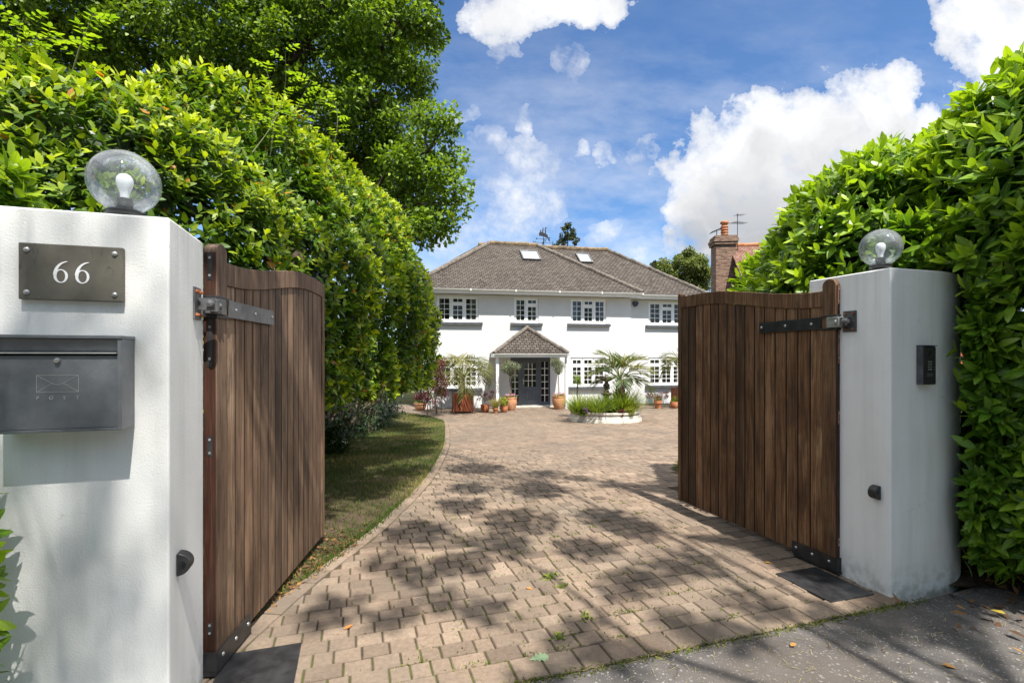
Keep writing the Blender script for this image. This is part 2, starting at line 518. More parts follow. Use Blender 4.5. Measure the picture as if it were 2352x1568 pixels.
def template(kind):
    """leaf template: verts (x along, y across -1..1, z lift), faces"""
    if kind == 'hi':
        v, f = [(0, 0, 0)], []
        for x, w in zip(T_HI_X[1:-1], T_HI_W[1:-1]):
            for s in (-1, 0, 1): v.append((x, s * w, (.16 * w if s else 0)))
        v.append((1, 0, 0)); e = len(v) - 1
        f += [(0, 2, 1), (0, 3, 2)]
        for i in range(3):
            a = 1 + 3 * i
            f += [(a, a + 1, a + 4, a + 3), (a + 1, a + 2, a + 5, a + 4)]
        f += [(10, 11, e), (11, 12, e)]
        return np.array(v, float), f
    if kind == 'mid':
        v = [(0, 0, 0), (.38, -1, .14), (.42, 0, 0), (.38, 1, .14), (.78, -.62, .08), (.8, 0, 0), (.78, .62, .08), (1, 0, 0)]
        return np.array(v, float), [(0, 2, 1), (0, 3, 2), (1, 2, 5, 4), (2, 3, 6, 5), (4, 5, 7), (5, 6, 7)]
    if kind == 'lo':
        return np.array([(0, 0, 0), (.45, -1, .12), (.45, 1, .12), (1, 0, 0)], float), [(0, 3, 1), (0, 2, 3)]
    if kind == 'blade':
        return np.array([(0, -1, 0), (0, 1, 0), (.55, -.7, 0), (.55, .7, 0), (1, 0, 0)], float), [(0, 1, 3, 2), (2, 3, 4)]
    if kind == 'lobed':   # oak-like lobed leaf
        half = [(0, .06), (.12, .18), (.2, .52), (.28, .30), (.40, .85), (.50, .45), (.62, 1.0), (.72, .55), (.84, .72), (.93, .35), (1, 0)]
        v = [(x, 0, 0) for x, w in half] + [(x, -w, .08 * w) for x, w in half] + [(x, w, .08 * w) for x, w in half]
        n = len(half); f = []
        for i in range(n - 1):
            f += [(i, i + 1, n + i + 1, n + i), (i, 2 * n + i, 2 * n + i + 1, i + 1)]
        return np.array(v, float), f


def norm(a):
    return a / np.maximum(np.linalg.norm(a, axis=-1, keepdims=True), 1e-9)


def leaves(name, P, D, N, L, W, m, parent=None, kind='lo', young=None, curl=.18, rnd=None, smooth=True):
    """one mesh of many leaves: base P, direction D, upper-side normal N, length L, half width W"""
    P = np.asarray(P, float); D = norm(np.asarray(D, float)); N = np.asarray(N, float)
    n = len(P)
    L = np.broadcast_to(np.asarray(L, float), (n,)); W = np.broadcast_to(np.asarray(W, float), (n,))
    N = N - (N * D).sum(1, keepdims=True) * D
    bad = np.linalg.norm(N, axis=1) < 1e-4
    N[bad] = np.cross(D[bad], [.3, .8, .5]); N = norm(N)
    S = np.cross(N, D)
    tv, tf = template(kind)
    k = len(tv)
    x, y, z = tv[:, 0], tv[:, 1], tv[:, 2]
    cl = (curl * RNG.uniform(.3, 1.5, n))
    lift = z[None, :] * W[:, None] - cl[:, None] * L[:, None] * (x ** 2)[None, :]
    V = P[:, None, :] + D[:, None, :] * (x[None, :] * L[:, None])[..., None] + S[:, None, :] * (y[None, :] * W[:, None])[..., None] + N[:, None, :] * lift[..., None]
    me = bpy.data.meshes.new(name)
    me.vertices.add(n * k)
    me.vertices.foreach_set('co', V.reshape(-1).astype(np.float32))
    idx = np.concatenate([np.array(f) for f in tf]); fl = np.array([len(f) for f in tf])
    tot = len(idx)
    li = (idx[None, :] + (np.arange(n) * k)[:, None]).reshape(-1)
    st = np.concatenate([[0], np.cumsum(fl)[:-1]])
    ls = (st[None, :] + (np.arange(n) * tot)[:, None]).reshape(-1)
    me.loops.add(n * tot); me.loops.foreach_set('vertex_index', li.astype(np.int32))
    me.polygons.add(n * len(tf)); me.polygons.foreach_set('loop_start', ls.astype(np.int32))
    try: me.polygons.foreach_set('loop_total', np.tile(fl, n).astype(np.int32))
    except Exception: pass
    if rnd is None: rnd = RNG.random(n)
    if young is None: young = np.zeros(n)
    col = np.empty((n, k, 4), np.float32)
    col[:, :, 0] = x; col[:, :, 1] = np.abs(y); col[:, :, 2] = np.asarray(rnd)[:, None]; col[:, :, 3] = np.asarray(young)[:, None]
    a = me.attributes.new('leaf', 'FLOAT_COLOR', 'POINT'); a.data.foreach_set('color', col.reshape(-1))
    me.update(calc_edges=True)
    if smooth: me.polygons.foreach_set('use_smooth', np.ones(len(me.polygons), dtype=bool))
    return link(name, me, m, parent)


def rdir(n):
    return norm(RNG.normal(size=(n, 3)))


def ell_surface(ells, dens, scale=1.0, keep=None):
    """random points on the outside of a union of ellipsoids ((cx,cy,cz),(rx,ry,rz)); returns P, normals"""
    PP, NN = [], []
    for i, (c, r) in enumerate(ells):
        c = np.array(c); r = np.array(r) * scale
        area = 4 * PI * ((r[0] * r[1]) ** 1.6 + (r[0] * r[2]) ** 1.6 + (r[1] * r[2]) ** 1.6) ** (1 / 1.6) / 3 ** (1 / 1.6)
        n = int(area * dens)
        d = rdir(n)
        p = c + d * r; nn = norm(d / r)
        ok = np.ones(n, bool)
        for j, (c2, r2) in enumerate(ells):
            if j != i:
                q = (p - np.array(c2)) / (np.array(r2) * scale)
                ok &= (q ** 2).sum(1) > .93
        PP.append(p[ok]); NN.append(nn[ok])
    P = np.concatenate(PP); N = np.concatenate(NN)
    if keep is not None:
        k = keep(P); P, N = P[k], N[k]
    return P, N


def lump(P, N, amp, freq, seed=0):
    """push points along N by smooth pseudo-noise so the surface is uneven"""
    r = np.random.default_rng(seed)
    s = np.zeros(len(P))
    for k in range(7):
        w = r.normal(size=3) * freq * (1 + k * .35)
        s += np.sin(P @ w + r.uniform(0, 6.28)) / (1 + k * .3)
    s /= 2.6
    return P + N * (s * amp)[:, None], s


def shoots(P, N, nl, L, Wr, slen, up=.5, rnd=.45, open_=(80, 28), young=.5, yb=None):
    """leafy shoots: returns arrays for leaves()"""
    n = len(P)
    ax = norm(N + np.array([0, 0, up]) + RNG.normal(size=(n, 3)) * rnd)
    t1 = norm(np.cross(ax, np.array([.37, .11, .92]))); t2 = np.cross(ax, t1)
    sl = slen * RNG.uniform(.6, 1.3, n)
    ph = RNG.uniform(0, 6.28, n)
    oP, oD, oN, oL, oY = [], [], [], [], []
    vig = RNG.uniform(0, 1, n) if yb is None else yb
    for i in range(nl):
        f = (i + .5) / nl
        az = ph + i * 2.4 + RNG.normal(size=n) * .25
        el = np.radians(open_[0] + (open_[1] - open_[0]) * f + RNG.normal(size=n) * 9)
        rad = t1 * np.cos(az)[:, None] + t2 * np.sin(az)[:, None]
        D = ax * np.cos(el)[:, None] + rad * np.sin(el)[:, None]
        D[:, 2] -= .12
        oP.append(P + ax * (sl * (f - .75))[:, None]); oD.append(D)
        oN.append(ax * np.sin(el)[:, None] - rad * np.cos(el)[:, None] + np.array([0, 0, .25]))
        oL.append(L * RNG.uniform(.7, 1.2, n) * (1.0 - .25 * f * f))
        oY.append(np.clip((f - .35) * 1.5, 0, 1) * vig * young + RNG.normal(size=n) * .05)
    P, D, Nn, Ln, Y = map(np.concatenate, (oP, oD, oN, oL, oY))
    return P, D, Nn, Ln, Ln * Wr, np.clip(Y, 0, 1)


def cluster(cs, rs, n, flat=.75):
    """leaf points in clumps; returns P and outward direction"""
    cs = np.array(cs, float); rs = np.broadcast_to(np.array(rs, float), (len(cs),))
    k = RNG.choice(len(cs), n, p=rs ** 2 / (rs ** 2).sum())
    d = rdir(n) * (RNG.random(n) ** .45)[:, None]
    off = d * rs[k][:, None]; off[:, 2] *= flat
    return cs[k] + off, norm(d), k


def tree_leaves(name, cs, rs, n, L, W, m, parent, kind='lo', flat=.75, yb=.35):
    P, d, k = cluster(cs, rs, n, flat)
    D = norm(d * .7 + RNG.normal(size=(n, 3)) * .8 + np.array([0, 0, -.15]))
    N = norm(d * .6 + np.array([0, 0, .8]) + RNG.normal(size=(n, 3)) * .55)
    Y = np.clip(RNG.random(n) ** 2 * yb * 2 + np.clip(d[:, 2], 0, 1) * yb * .8, 0, 1)
    return leaves(name, P, D, N, L * RNG.uniform(.65, 1.25, n), W * RNG.uniform(.7, 1.2, n), m, parent, kind, Y, .12, np.clip(RNG.random(n) * .7 + RNG.random(len(cs))[k] * .3, 0, 1))


def limb(mb, a, b, r0, r1, sag=.0, seg=6, wob=.06, n=6):
    a, b = Vector(a), Vector(b); l = (b - a).length
    pts, rr = [], []
    for i in range(seg + 1):
        f = i / seg
        p = a.lerp(b, f) + Vector((random.gauss(0, 1), random.gauss(0, 1), random.gauss(0, 1))) * wob * l * math.sin(PI * f) * .5
        p.z += sag * l * math.sin(PI * f)
        pts.append(p); rr.append(r0 + (r1 - r0) * f)
    mb.tube(pts, rr, n)


def in_poly(x, y, poly):
    c = False; n = len(poly); j = n - 1
    for i in range(n):
        xi, yi = poly[i][0], poly[i][1]; xj, yj = poly[j][0], poly[j][1]
        if (yi > y) != (yj > y) and x < (xj - xi) * (y - yi) / (yj - yi) + xi: c = not c
        j = i
    return c


def spline(pts, n=8):
    out = []
    P = [Vector((p[0], p[1], 0)) for p in pts]
    for i in range(len(P) - 1):
        p0 = P[max(i - 1, 0)]; p1 = P[i]; p2 = P[i + 1]; p3 = P[min(i + 2, len(P) - 1)]
        for k in range(n):
            f = k / n
            out.append(.5 * (2 * p1 + (p2 - p0) * f + (2 * p0 - 5 * p1 + 4 * p2 - p3) * f * f + (3 * p1 - p0 - 3 * p2 + p3) * f ** 3))
    out.append(P[-1])
    return out


# ------------------------------------------------------------------ ground, paving
m, t, b = newmat('paving_blocks', rough=.85, spec=.2)
co = t.coord(); r = t.attr('rnd')
sp = t.noise(co, 210, 3, .8); sp2 = t.noise(co, 38, 5, .7); sp3 = t.noise(co, 1.1, 5, .6)
c = t.ramp(r, [(0, (.108, .080, .060)), (.3, (.178, .132, .098)), (.65, (.222, .166, .122)), (1, (.275, .212, .158))])
c = t.mix(1.0, c, t.ramp(sp2, [(.3, (.70, .69, .68)), (.6, (1.06, 1.05, 1.04))]), 'MULTIPLY')
c = t.mix(t.math('MULTIPLY', t.ramp(sp, [(.62, 0), (.72, 1)]), .5), c, (.62, .56, .50))
c = t.mix(t.math('MULTIPLY', t.ramp(sp, [(.30, 1), (.38, 0)]), .5), c, (.07, .05, .045))
c = t.mix(t.math('MULTIPLY', t.ramp(sp3, [(.42, 0), (.66, 1)]), .6), c, (.115, .098, .080))
t.l.new(c, b.inputs['Base Color'])
t.l.new(t.bump(t.math('ADD', t.math('MULTIPLY', sp, .5), sp2), .6, .004), b.inputs['Normal'])
M['blocks'] = m
m, t, b = newmat('joint_sand', rough=1, spec=.05)
co = t.coord()
c = t.ramp(t.noise(co, 30, 6, .7), [(.3, (.035, .027, .019)), (.7, (.095, .072, .050))])
c = t.mix(t.ramp(t.noise(co, 1.5, 6, .7), [(.47, 0), (.60, .9)]), c, (.065, .085, .016))
t.l.new(c, b.inputs['Base Color'])
M['joints'] = m
m, t, b = newmat('asphalt', rough=.9, spec=.25)
co = t.coord()
vo = t.node('ShaderNodeTexVoronoi', inp={'Vector': co, 'Scale': 80.0})
vo2 = t.node('ShaderNodeTexVoronoi', inp={'Vector': t.vmath('ADD', co, t.vmath('MULTIPLY', t.noise(co, 20, 2, out=1), (.03, .03, .03))), 'Scale': 42.0})
agg = t.math('LESS_THAN', vo.outputs['Distance'], .30)
sc = t.n.new('ShaderNodeSeparateColor'); t.l.new(vo.outputs['Color'], sc.inputs[0])
sc2 = t.n.new('ShaderNodeSeparateColor'); t.l.new(vo2.outputs['Color'], sc2.inputs[0])
c = t.ramp(t.noise(co, 3, 6, .65), [(.3, (.062, .057, .054)), (.7, (.115, .105, .098))])
st = t.math('MULTIPLY', agg, t.math('GREATER_THAN', sc.outputs[0], .55))
c = t.mix(t.math('MULTIPLY', st, .75), c, t.ramp(sc.outputs[1], [(0, (.10, .092, .085)), (1, (.32, .30, .28))]))
st2 = t.math('MULTIPLY', t.math('LESS_THAN', vo2.outputs['Distance'], .30), t.math('GREATER_THAN', sc2.outputs[0], .72))
c = t.mix(t.math('MULTIPLY', st2, .8), c, (.25, .235, .22))
g = t.n.new('ShaderNodeSeparateXYZ'); t.l.new(co, g.inputs[0])
c = t.mix(t.math('MULTIPLY', t.ramp(t.noise(co, .9, 5, .6), [(.45, 0), (.65, 1)]), .6), c, (.075, .058, .044))
cr = t.node('ShaderNodeTexVoronoi', feature='DISTANCE_TO_EDGE', inp={'Vector': t.vmath('ADD', co, t.vmath('MULTIPLY', t.noise(co, 2.5, 7, .65, out=1), (.6, .6, 0))), 'Scale': .75})
c = t.mix(t.math('MULTIPLY', t.math('LESS_THAN', cr.outputs['Distance'], .005), t.ramp(t.noise(co, 1.2, 2), [(.45, 0), (.55, .8)])), c, (.02, .018, .016))
t.l.new(c, b.inputs['Base Color'])
t.l.new(t.bump(t.math('ADD', t.math('MULTIPLY', st, .6), t.math('ADD', t.math('MULTIPLY', st2, .8), t.noise(co, 60, 4))), .8, .006), b.inputs['Normal'])
M['asphalt'] = m
m, t, b = newmat('lawn_ground', rough=1, spec=.05)
co = t.coord()
c = t.ramp(t.noise(co, 22, 6, .7), [(.3, (.022, .024, .010)), (.5, (.045, .050, .018)), (.72, (.10, .092, .040))])
c = t.mix(t.ramp(t.noise(co, 1.3, 6, .65), [(.46, 0), (.62, .9)]), c, (.125, .092, .055))
gy = t.n.new('ShaderNodeSeparateXYZ'); t.l.new(co, gy.inputs[0])
bare = t.math('MULTIPLY', t.ramp(t.math('DIVIDE', gy.outputs[1], 10.0), [(.50, 1), (.72, 0)]), t.ramp(t.noise(co, 3.1, 5, .7), [(.36, 0), (.56, 1)]))
c = t.mix(bare, c, (.075, .054, .038))
t.l.new(c, b.inputs['Base Color'])
t.l.new(t.bump(t.noise(co, 60, 5), .8, .02), b.inputs['Normal'])
M['lawn'] = m
M['earth'] = noisy('field_ground', (.06, .07, .025), (.12, .11, .05), .6, 1, .05, .5, 8)


def sheet(name, poly, dz, m, step=.7, kind='structure', zfn=None):
    """flat polygon draped over the ground"""
    bm = bmesh.new()
    vs = [bm.verts.new((p[0], p[1], 0)) for p in poly]
    bm.faces.new(vs)
    xs = [p[0] for p in poly]; ys = [p[1] for p in poly]
    y = math.floor(min(ys))
    while y < max(ys):
        bmesh.ops.bisect_plane(bm, geom=bm.verts[:] + bm.edges[:] + bm.faces[:], plane_co=(0, y, 0), plane_no=(0, 1, 0))
        y += step
    for v in bm.verts: v.co.z = gz(v.co.y) + dz
    bmesh.ops.recalc_face_normals(bm, faces=bm.faces)
    if bm.faces and bm.faces[0].normal.z < 0: bmesh.ops.reverse_faces(bm, faces=bm.faces)
    me = bpy.data.meshes.new(name); bm.to_mesh(me); bm.free()
    return tag(link(name, me, m), kind=kind)


# edge of the drive against the left lawn, from the house end to the gate
edge_px = [(1020.7, 972.8), (1020.7, 1012.8), (1006.7, 1048.9), (978.7, 1092.9), (938.7, 1136.9), (890.7, 1180.9), (850.7, 1217), (790.6, 1261), (718.6, 1313), (658.6, 1361)]
edge = [gpt(*p) for p in edge_px]
q = gpt(1008, 962); q2 = gpt(965, 952); q3 = gpt(915, 947)
far = [Vector((-9.0, q3.y + .9, 0)), Vector((-6.2, q3.y + .4, 0)), q3, q2, q]
EDGE = spline(far + edge + [gl(-.05, .60), gl(-.10, .49)], 7)     # lawn edge, left to right then down to the pillar
lawn_poly = [(p.x, p.y) for p in EDGE] + [(-9, 1.0), (-14, 6), (-14, EDGE[0].y)]
# right lawn beside the gate
rl = spline([(9, 5.2), (2.75, 5.3), (2.52, 6.1), (2.33, 6.7), (2.42, 7.6), (3.0, 8.6), (4.2, 9.5), (6, 10), (9, 10)], 6)
right_poly = [(p.x, p.y) for p in rl]
drive_poly = [(p.x, p.y) for p in EDGE] + [(gl(-.02, .44).x, gl(-.02, .44).y), (gl(-.005, 0).x, gl(-.005, 0).y), (gl(4.10, 0).x, gl(4.10, 0).y), (gl(4.2, .7).x, gl(4.2, .7).y), (3.0, 5.3)] + right_poly[1:] + [(16, 10.5), (16, 26), (-9, 22.0)]

bm = MB()
for iy in range(60):
    y0 = -40 + iy * 2.5 if iy < 40 else 60 + (iy - 40) * 20
    y1 = -40 + (iy + 1) * 2.5 if iy < 39 else 60 + (iy - 39) * 20
    bm.quad((-220, y0, gz(y0) - .06), (220, y0, gz(y0) - .06), (220, y1, gz(y1) - .06), (-220, y1, gz(y1) - .06))
tag(bm.build('ground', M['earth']), kind='structure')

a_poly = [gl(-9, -.012), gl(0, -.012), gl(4.10, -.012), gl(5.0, .02), gl(12, 1.6), gl(12, -9), gl(-9, -9)]
asph = sheet('pavement', [(p.x, p.y) for p in a_poly], -.006, M['asphalt'])
bed = sheet('drive_bed', [(p[0], p[1]) for p in drive_poly], -.009, M['joints'])
lawn = sheet('lawn', lawn_poly, -.012, M['lawn'])
lawn2 = sheet('lawn', right_poly, -.010, M['lawn'])
s_poly = [gl(4.5, .2), gl(4.72, .03), gl(4.98, -.06), gl(5.35, -.42), gl(6.0, -.95), gl(9, -1.9), gl(9, 3), gl(4.4, 3), gl(4.4, .6)]
sheet('soil', [(p.x, p.y) for p in s_poly], .004, M['soil'])

# the blocks: every block a chamfered slab in one paved surface
random.seed(3)
mb = MB()


def seg_dist(p):
    best, bi = 1e9, 0
    for i in range(len(EDGE) - 1):
        a, c = EDGE[i], EDGE[i + 1]
        ab = c - a; t_ = max(0, min(1, (p - a).dot(ab) / ab.length_squared))
        d = (p - (a + ab * t_)).length
        if d < best: best, bi = d, i
    return best, bi


def clip_half(poly, o, n):
    out = []
    for i in range(len(poly)):
        a, c = poly[i], poly[(i + 1) % len(poly)]
        da, dc = (a - o).dot(n), (c - o).dot(n)
        if da >= 0: out.append(a)
        if (da >= 0) != (dc >= 0): out.append(a.lerp(c, da / (da - dc)))
    return out


def block(poly, near):
    c = sum(poly, Vector()) / len(poly)
    dz = random.gauss(0, .0016) if near else random.gauss(0, .001)
    tx, ty = random.gauss(0, .006), random.gauss(0, .006)
    z = lambda p: gz(p.y) + dz + (p.x - c.x) * tx + (p.y - c.y) * ty
    mb.val = min(1, max(0, random.gauss(.5, .19)))
    n = len(poly)
    if not near:
        mb.add([(p.x, p.y, z(p)) for p in poly], [list(range(n))]); return
    ins = [p + (c - p).normalized() * .009 for p in poly]
    mid = [p + (c - p).normalized() * .003 for p in poly]
    vs = [(p.x, p.y, z(p) - .03) for p in poly] + [(p.x, p.y, z(p) - .006) for p in mid] + [(p.x, p.y, z(p)) for p in ins]
    fs = [list(range(2 * n, 3 * n))]
    for i in range(n):
        j = (i + 1) % n
        fs += [[i, j, n + j, n + i], [n + i, n + j, 2 * n + j, 2 * n + i]]
    mb.add(vs, fs)


FB_C = at(1389, 900, 17.15)            # middle of the round flower bed
dp = drive_poly
row = 0; b0 = 0.0
while b0 < 21.5:
    dep = .185 if row == 0 else .122
    a = -8 + random.random() * .3
    while a < 14.5:
        w = random.choice((.17, .19, .21)) if row == 0 else random.choice((.105, .145, .145, .19))
        g = .0042
        cw = gl(a + w / 2, b0 + dep / 2)
        a0 = a; a += w
        if not (-8.8 < cw.x < 15 and 1.8 < cw.y < 22.5): continue
        # skip what no place near the gate could see
        if cw.y > 10.5 and cw.x > .62 * cw.y + 1.5: continue
        if cw.x < -.55 * cw.y - 1.2: continue
        if not in_poly(cw.x, cw.y, dp):
            if seg_dist(Vector((cw.x, cw.y, 0)))[0] > .3: continue
        if (cw.xy - FB_C.xy).length < 1.15: continue
        j = math.radians(random.gauss(0, .16))
        cs = [(a0 + g / 2, b0 + g / 2), (a0 + w - g / 2, b0 + g / 2), (a0 + w - g / 2, b0 + dep - g / 2), (a0 + g / 2, b0 + dep - g / 2)]
        off = random.gauss(0, .0009)
        poly = [gl(p[0], p[1] + off) for p in cs]
        if j: poly = [Matrix.Rotation(j, 3, 'Z') @ (p - cw) + cw for p in poly]
        d, bi = seg_dist(Vector((cw.x, cw.y, 0)))
        if d < .42:
            e0, e1 = EDGE[bi], EDGE[bi + 1]
            dr = (e1 - e0).normalized(); nn = Vector((-dr.y, dr.x, 0))       # to the left of travel = drive side
            if (Vector((cw.x, cw.y, 0)) - e0).dot(nn) < -.05 and d > .2: continue
            poly = clip_half(poly, e0 + nn * .125, nn)
            if len(poly) < 3: continue
            ar = abs(sum(poly[i].x * poly[(i + 1) % len(poly)].y - poly[(i + 1) % len(poly)].x * poly[i].y for i in range(len(poly)))) / 2
            if ar < .0022: continue
        block(poly, cw.y < 9.5)
    b0 += dep; row += 1
# edging course along the lawn
acc = 0.0; pl = [EDGE[0]]
for i in range(1, len(EDGE)):
    a, c = EDGE[i - 1], EDGE[i]; k = max(1, int((c - a).length / .04))
    for s in range(1, k + 1): pl.append(a.lerp(c, s / k))
i0 = 0
for i in range(1, len(pl)):
    acc += (pl[i] - pl[i - 1]).length
    if acc >= .205:
        a, c = pl[i0], pl[i]
        dr = (c - a).normalized(); nn = Vector((-dr.y, dr.x, 0))
        p = [a + dr * .003, c - dr * .003, c - dr * .003 + nn * .118, a + dr * .003 + nn * .118]
        if a.y < 22: block(p, a.y < 10.5)
        acc = 0; i0 = i
tag(mb.build('driveway', M['blocks'], fix=True), kind='structure')


# ------------------------------------------------------------------ gate pillars
ZT = 2.157
lp = thing('gate_pillar', 'white rendered gate pillar carrying the house number plate and letterbox', 'gate pillar', gl(0, 0), A1)
mb = MB(); mb.prism([(-3.2, 0), (0, 0), (0, .48), (-3.2, .48)], -.12, ZT)
mb.build('wall', M['render'], lp, bevel=.008)


def wall_bracket(par, face_x, sx, w0, z):
    """rusty bracket plate bolted to the inner face; local frame x along gate line, sx = way the face looks"""
    mb = MB(); mb.bb(min(face_x, face_x + sx * .008), max(face_x, face_x + sx * .008), w0 - .05, w0 + .05, z - .075, z + .075)
    br = mb.build('hinge_bracket', M['grey_metal'], par, bevel=.001)
    for dy, dz in ((-.03, .055), (.03, .055), (-.03, -.055), (.03, -.055)):
        mb = MB()
        R = Matrix.Rotation(PI / 2, 3, 'Y')
        mb.lathe([(.0085, 0), (.0085, .009), (.005, .009), (.005, .016), (0, .016)], 6, (face_x + sx * .007, w0 + dy, z + dz), R if sx > 0 else Matrix.Rotation(-PI / 2, 3, 'Y'))
        mb.build('bolt', M['rust'], br)
    mb = MB(); mb.bb(min(face_x + sx * .008, face_x + sx * .075), max(face_x + sx * .008, face_x + sx * .075), w0 + .0, w0 + .022, z - .028, z + .028)
    mb.lathe([(0, -.028), (.016, -.024), (.018, 0), (.016, .024), (0, .028)], 14, (face_x + sx * .062, w0 - .012, z), Matrix.Rotation(PI / 2, 3, 'X'))
    mb.build('hinge_pin', M['grey_metal'], br, 40)


wall_bracket(lp, 0, 1, .36, 1.846)

rp_c = gl(4.10, .072)
rp = thing('gate_pillar', 'shaded white rendered gate pillar curving away under the laurel, keypad on its front', 'gate pillar', rp_c, A1)
front, ang, p = [Vector((0, 0, 0))], 0.0, Vector((0, 0, 0))
for i in range(26):
    s = .10
    if i > 4: ang += math.radians(7.0 if i < 11 else 2.0)
    p = p + Vector((math.cos(ang), math.sin(ang), 0)) * s
    front.append(p.copy())
back = []
for i, p in enumerate(front):
    a = front[max(i - 1, 0)]; c = front[min(i + 1, len(front) - 1)]
    d = (c - a).normalized(); nn = Vector((-d.y, d.x, 0))
    back.append(p + nn * (.625 - .35 * min(1, i / 9)))
back[0] = Vector((0, .625, 0))
mb = MB()
ZR = 2.185
n = len(front)
for i in range(n - 1):
    f0, f1, b0_, b1_ = front[i], front[i + 1], back[i], back[i + 1]
    z = lambda p, h: (p.x, p.y, h)
    vs = [z(f0, -.15), z(f1, -.15), z(f1, ZR), z(f0, ZR), z(b0_, -.15), z(b1_, -.15), z(b1_, ZR), z(b0_, ZR)]
    mb.add(vs, [[0, 1, 2, 3], [5, 4, 7, 6], [3, 2, 6, 7]])
mb.add([(0, 0, -.15), (0, 0, ZR), (0, .625, ZR), (0, .625, -.15)], [[0, 1, 2, 3]])
e = front[-1]; e2 = back[-1]
mb.add([(e.x, e.y, -.15), (e.x, e.y, ZR), (e2.x, e2.y, ZR), (e2.x, e2.y, -.15)], [[0, 3, 2, 1]])
o = mb.build('wall', M['render'], rp)
bm_ = bmesh.new(); bm_.from_mesh(o.data); bmesh.ops.remove_doubles(bm_, verts=bm_.verts, dist=1e-4); bmesh.ops.recalc_face_normals(bm_, faces=bm_.faces); bm_.to_mesh(o.data); bm_.free()
o.data.polygons.foreach_set('use_smooth', [True] * len(o.data.polygons)); o.data.set_sharp_from_angle(angle=math.radians(30))
bv = o.modifiers.new('edge', 'BEVEL'); bv.width = .008; bv.segments = 2; bv.limit_method = 'ANGLE'; bv.angle_limit = math.radians(50)
wall_bracket(rp, 0, -1, .285, 1.846)

# ------------------------------------------------------------------ house number plate  (local: x along wall, y inwards)
np_ = thing('number_plate', 'grey slate plate with a white number 66 screwed to the pillar', 'number plate', gl(-.3115, 0, 1.915), A1)
mb = MB(); mb.bb(-.1625, .1625, -.026, -.002, -.105, .105)
mb.build('slate', M['slate'], np_, bevel=.003)
for sx in (-1, 1):
    for sz in (-1, 1):
        mb = MB()
        mb.lathe([(.009, 0), (.0095, .003), (.006, .0065), (0, .008)], 14, (sx * .137, -.026, sz * .079), Matrix.Rotation(PI / 2, 3, 'X'))
        mb.build('screw', M['zinc'], np_, 50)


def six(mb, cx, cz, h, y):
    """old-style serif 6, thick on the left, hairline at the top"""
    fn = lambda a, b, t_: (cx + a * h, y - t_, cz + (b - .5) * h)
    n = 40; o_, i_ = [], []
    for k in range(n):
        w = 2 * PI * k / n
        o_.append((.0 + .27 * math.cos(w), .31 + .315 * math.sin(w)))
        i_.append((.005 + .165 * math.cos(w), .31 + .270 * math.sin(w)))
    vs = [fn(a, b, 0) for a, b in o_] + [fn(a, b, 0) for a, b in i_] + [fn(a, b, .0016) for a, b in o_] + [fn(a, b, .0016) for a, b in i_]
    fs = []
    for k in range(n):
        j = (k + 1) % n
        fs += [[k, j, n + j, n + k], [2 * n + k, 3 * n + k, 3 * n + j, 2 * n + j], [k, 2 * n + k, 2 * n + j, j], [n + k, n + j, 3 * n + j, 3 * n + k]]
    mb.add(vs, fs)
    pts, ws = [], []
    for k in range(15):
        f = k / 14
        a = PI + .0 - f * (PI * .47)
        pts.append((.30 + .515 * math.cos(a), .36 + .625 * math.sin(a))); ws.append(.115 * (1 - f) ** .8 + .028)
    mb.ribbon(pts, ws, fn, .0019)


for k, cx in enumerate((-.0005 - .033, .034)):
    mb = MB(); six(mb, cx, .001, .082, -.0262); mb.build('digit', M['white_letter'], np_)

# ------------------------------------------------------------------ letterbox
lb = thing('letterbox', 'dark grey steel letterbox embossed with an envelope and the word POST', 'letterbox', gl(-.316, 0, 1.5), A1)
W2, Hh = .1985, .165
mb = MB()      # body shell: back, top, bottom, sides
z0, z1 = -.176, .163
DP = .118
mb.bb(-W2, W2, -.004 - .006, -.004, z0, z1)
mb.bb(-W2, -W2 + .014, -DP, -.0101, z0, z1); mb.bb(W2 - .014, W2, -DP, -.0101, z0, z1)
mb.bb(-W2 + .0141, W2 - .0141, -DP, -.0101, z0, z0 + .010)
mb.build('body', M['letterbox'], lb, bevel=.0012)
mb = MB(); mb.bb(-W2 - .003, W2 + .003, -DP - .004, -.004, z1 + .0005, z1 + .0125); mb.build('lid', M['letterbox'], lb, bevel=.0015)
mb = MB(); mb.bb(-W2 + .0155, W2 - .0155, -DP + .008, -DP + .010, z0 + .0115, .100)
dr = mb.build('door', M['letterbox'], lb, bevel=.0008)
mb = MB(); mb.box((0, -DP + .020, .136), (2 * W2 - .031, .002, .054), M=Matrix.Rotation(math.radians(16), 3, 'X'))
fl = mb.build('flap', M['letterbox'], lb, bevel=.0005)
mb = MB(); mb.bb(-W2 + .0155, W2 - .0155, -DP - .004, -DP + .013, .1085, .1125); mb.build('flap_edge', M['bright_edge'], fl)
mb = MB(); mb.bb(-W2 + .0142, W2 - .0142, -.05, -.045, .09, .16); mb.build('slot', M['black_plastic'], lb)
R90 = Matrix.Rotation(PI / 2, 3, 'X')
mb = MB(); mb.lathe([(.0105, 0), (.0105, .004), (.008, .008), (.0075, .011), (.006, .0115), (0, .0115)], 18, (.0, -DP + .008, .083), R90)
lk = mb.build('lock', M['zinc'], lb, 40)
mb = MB(); mb.bb(-.0035, .0035, -DP - .0042, -DP - .0034, .0822, .0838); mb.build('keyhole', M['black_plastic'], lk)
yd = -DP + .0079
fn = lambda a, b, t_: (a, yd - t_, b)
mb = MB()
ex, et, eb = .062, .030, -.031
lines = [[(-ex, et), (ex, et)], [(ex, eb), (-ex, eb)], [(-ex, et), (-ex, eb)], [(ex, et), (ex, eb)], [(-ex, eb), (-.017, .0005)], [(ex, eb), (.017, .0005)]]
